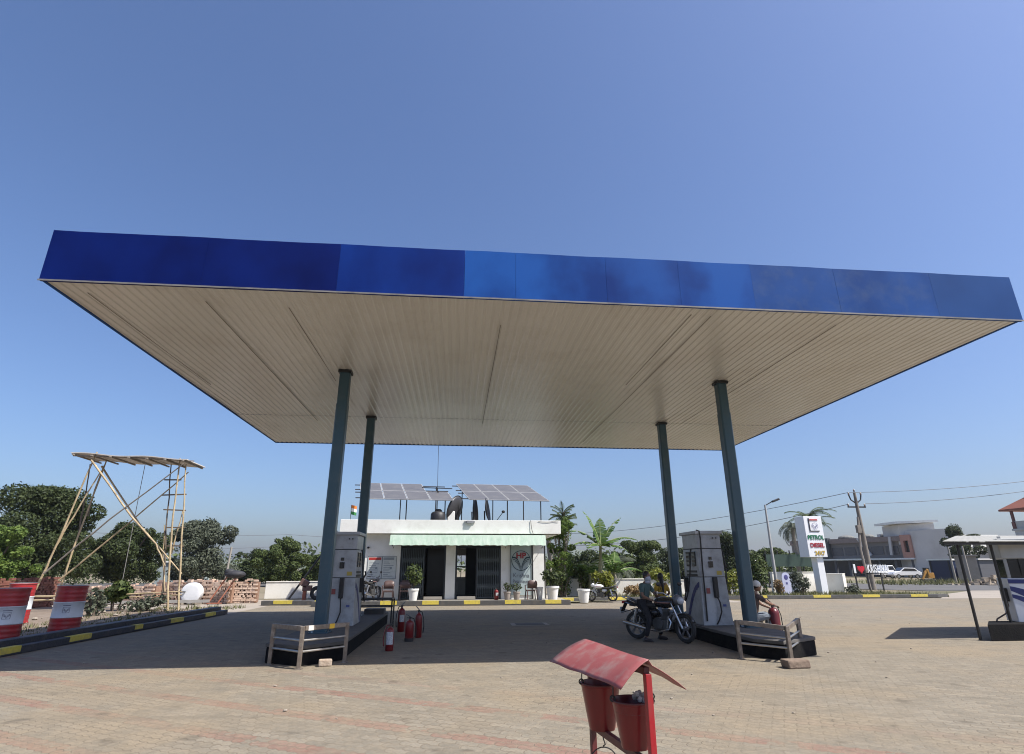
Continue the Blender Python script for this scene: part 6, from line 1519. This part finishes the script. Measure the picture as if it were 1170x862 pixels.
def palm(x, y, h, label, seed, n=16, L_=2.2, droop=1.5, spike=False, rt=.16):
    t = thing('palm_tree', (x, y, 0), label, 'palm tree'); rr = random.Random(seed)
    b = B(); k = 14
    b.path([(x+.05*sin(i), y, h*i/k) for i in range(k+1)], [rt*(1.15-.35*i/k)*(1.08 if i % 2 else .95) for i in range(k+1)], 10); b.build('trunk', palebark if not spike else bark, t, smooth=True)
    b = B()
    for i in range(n):
        a = 2*pi*i/n*1.618*2+rr.uniform(-.2, .2); el = rr.uniform(-.3, 1.2) if not spike else rr.uniform(.2, 1.45); p = Vector((x, y, h-(rr.uniform(0, 1.2) if spike else 0))); e = el; dh = Vector((cos(a), sin(a), 0)); side = Vector((-sin(a), cos(a), 0)); m_ = 14; ll = L_*rr.uniform(.8, 1.1)
        for j in range(m_):
            q = p+(dh*cos(e)+Vector((0, 0, 1))*sin(e))*(ll/m_)
            b.path([p, q], .018, 4, cap=False)
            lw = .55*sin(pi*(j+1)/(m_+1.5))*(L_/2.2)
            for s in (-1, 1):
                for f in (0, .5):
                    o = p.lerp(q, f); tip = o+side*s*lw*.75+(q-p).normalized()*lw*.5+Vector((0, 0, -lw*.55 if not spike else -.1)); w_ = (q-p)*.35
                    b.add([o, o+w_, tip], [(0, 1, 2)])
            p = q; e -= droop/m_
    b.build('fronds', L_grey if not spike else L_mid, t); return t
g = G(906, 672); palm(g.x+1.4, g.y+1, A(897, 603, g.y+1).z, 'drooping palm tree left of the price pylon', 71, 22, 1.9, 2.2)
p_ = A(925, 600, 47); palm(p_.x, 47, A(923, 590, 47).z, 'spiky palm tree rising behind the price pylon top', 72, 30, 2.3, 1.5, spike=True)
p_ = A(641, 640, 34.5); palm(p_.x+.2, 34.5, A(641, 585, 34.5).z, 'tall thin palm with upright fronds at the station roof corner', 73, 40, 1.0, 1.0, spike=True, rt=.1)
p_ = A(628, 640, 36); palm(p_.x, 36, A(626, 606, 36).z, 'short palm peeking over the right end of the station roof', 74, 18, 1.4, 1.6)
p_ = A(700, 640, 37); palm(p_.x, 37, A(703, 648, 37).z, 'low young palm behind the banana plants', 75, 16, 2.0, 1.6)

# grass and weeds on the verge
b = B(); rr = random.Random(12)
def tuft(x, y, h, n=7):
    for _ in range(n):
        a = rr.uniform(0, 6.28); l = h*rr.uniform(.6, 1.2); o = Vector((x+rr.uniform(-.06, .06), y+rr.uniform(-.06, .06), .0)); s = Vector((-sin(a), cos(a), 0))*.012*(1+h*3); tp = o+Vector((cos(a)*l*.5, sin(a)*l*.5, l)); b.add([o-s, o+s, tp], [(0, 1, 2)])
for _ in range(2600):
    x = rr.uniform(9, 27.5); y = rr.uniform(30.6, 36.5)
    tuft(x, y, rr.uniform(.08, .28), 5)
for _ in range(700):
    x = rr.uniform(-12.5, -8.9); y = rr.uniform(13, 27); tuft(x, y, rr.uniform(.06, .2), 5)
for _ in range(1500):
    x = rr.uniform(40, 85); y = rr.uniform(50, 60); tuft(x, y, rr.uniform(.2, .6), 5)
tag(b.build('grass', L_grass), 'dry grass and weeds on the verges', 'grass', kind='stuff')
# small stones and litter on the paving
b = B(); rr = random.Random(15)
for _ in range(90):
    x, y = rr.uniform(-7, 14), rr.uniform(4.5, 26); s = rr.uniform(.008, .03); b.ell((x, y, s*.4), (s, s*.8, s*.5), 6, 4)
for _ in range(60):
    x, y = rr.uniform(-14, -9), rr.uniform(13, 26); s = rr.uniform(.03, .12); b.ell((x, y, s*.4+.05), (s, s*.8, s*.5), 6, 4)
tag(b.build('gravel', mat('loose_stones', (.30, .26, .21), .95)), 'loose grit and small stones scattered over the yard', 'gravel', kind='stuff')
# ================================================================== LIGHT, SKY, CAMERA
TO_SUN = Vector((.637, -.356, 1.0)).normalized()
sl = bpy.data.lights.new('sun', 'SUN'); sl.energy = 5.0; sl.angle = R(.53); sl.color = (1, .95, .88)
so = bpy.data.objects.new('sun', sl); COL.objects.link(so); so.location = (20, -20, 60)
so.rotation_euler = TO_SUN.to_track_quat('Z', 'Y').to_euler()
w = bpy.data.worlds.new('World'); sc.world = w; w.use_nodes = True
nt = w.node_tree; bg = nt.nodes['Background']; sky = nt.nodes.new('ShaderNodeTexSky'); sky.sky_type = 'NISHITA'
sky.sun_disc = False; sky.sun_elevation = math.asin(TO_SUN.z); sky.sun_rotation = math.atan2(TO_SUN.x, TO_SUN.y)
sky.altitude = 0; sky.air_density = 1.1; sky.dust_density = 2.4; sky.ozone_density = 8
tn = nt.nodes.new('ShaderNodeMix'); tn.data_type = 'RGBA'; tn.blend_type = 'MULTIPLY'; tn.inputs['Factor'].default_value = 1
tn.inputs['B'].default_value = (1.04, 1.0, 1.06, 1); nt.links.new(sky.outputs[0], tn.inputs['A'])
nt.links.new(tn.outputs['Result'], bg.inputs['Color']); bg.inputs['Strength'].default_value = .103
cd = bpy.data.cameras.new('camera'); cam = bpy.data.objects.new('camera', cd); COL.objects.link(cam); sc.camera = cam
cd.sensor_width = 36; cd.sensor_fit = 'HORIZONTAL'; cd.lens = 36*F_PX/1170; cd.clip_start = .05; cd.clip_end = 5000
cam.location = EYE
cam.matrix_world = Matrix.Translation(EYE) @ Matrix((CR, CU, -_f)).transposed().to_4x4()
vs = sc.view_settings; vs.view_transform = 'Standard'; vs.look = 'None'; vs.exposure = 0.65; vs.gamma = 1; vs.use_curve_mapping = False
b = B(); b.b2(-750, 1100, -75, 1520, -1.3, 48); hz_ = b.build('haze', bpy.data.materials.new('thin_air_haze')); hz_['kind'] = 'stuff'; hz_['label'] = 'thin pale haze in the air over the whole place'
hm = hz_.data.materials[0]; hm.use_nodes = True; hn = hm.node_tree; hn.nodes.remove(hn.nodes['Principled BSDF'])
pv = hn.nodes.new('ShaderNodeVolumePrincipled'); pv.inputs['Color'].default_value = (.86, .90, .96, 1); pv.inputs['Density'].default_value = .00022; pv.inputs['Anisotropy'].default_value = .3
hn.links.new(pv.outputs[0], hn.nodes['Material Output'].inputs['Volume'])
sc.cycles.filter_width = 1.05
sc.cycles.max_bounces = 8; sc.cycles.diffuse_bounces = 4; sc.cycles.volume_bounces = 0
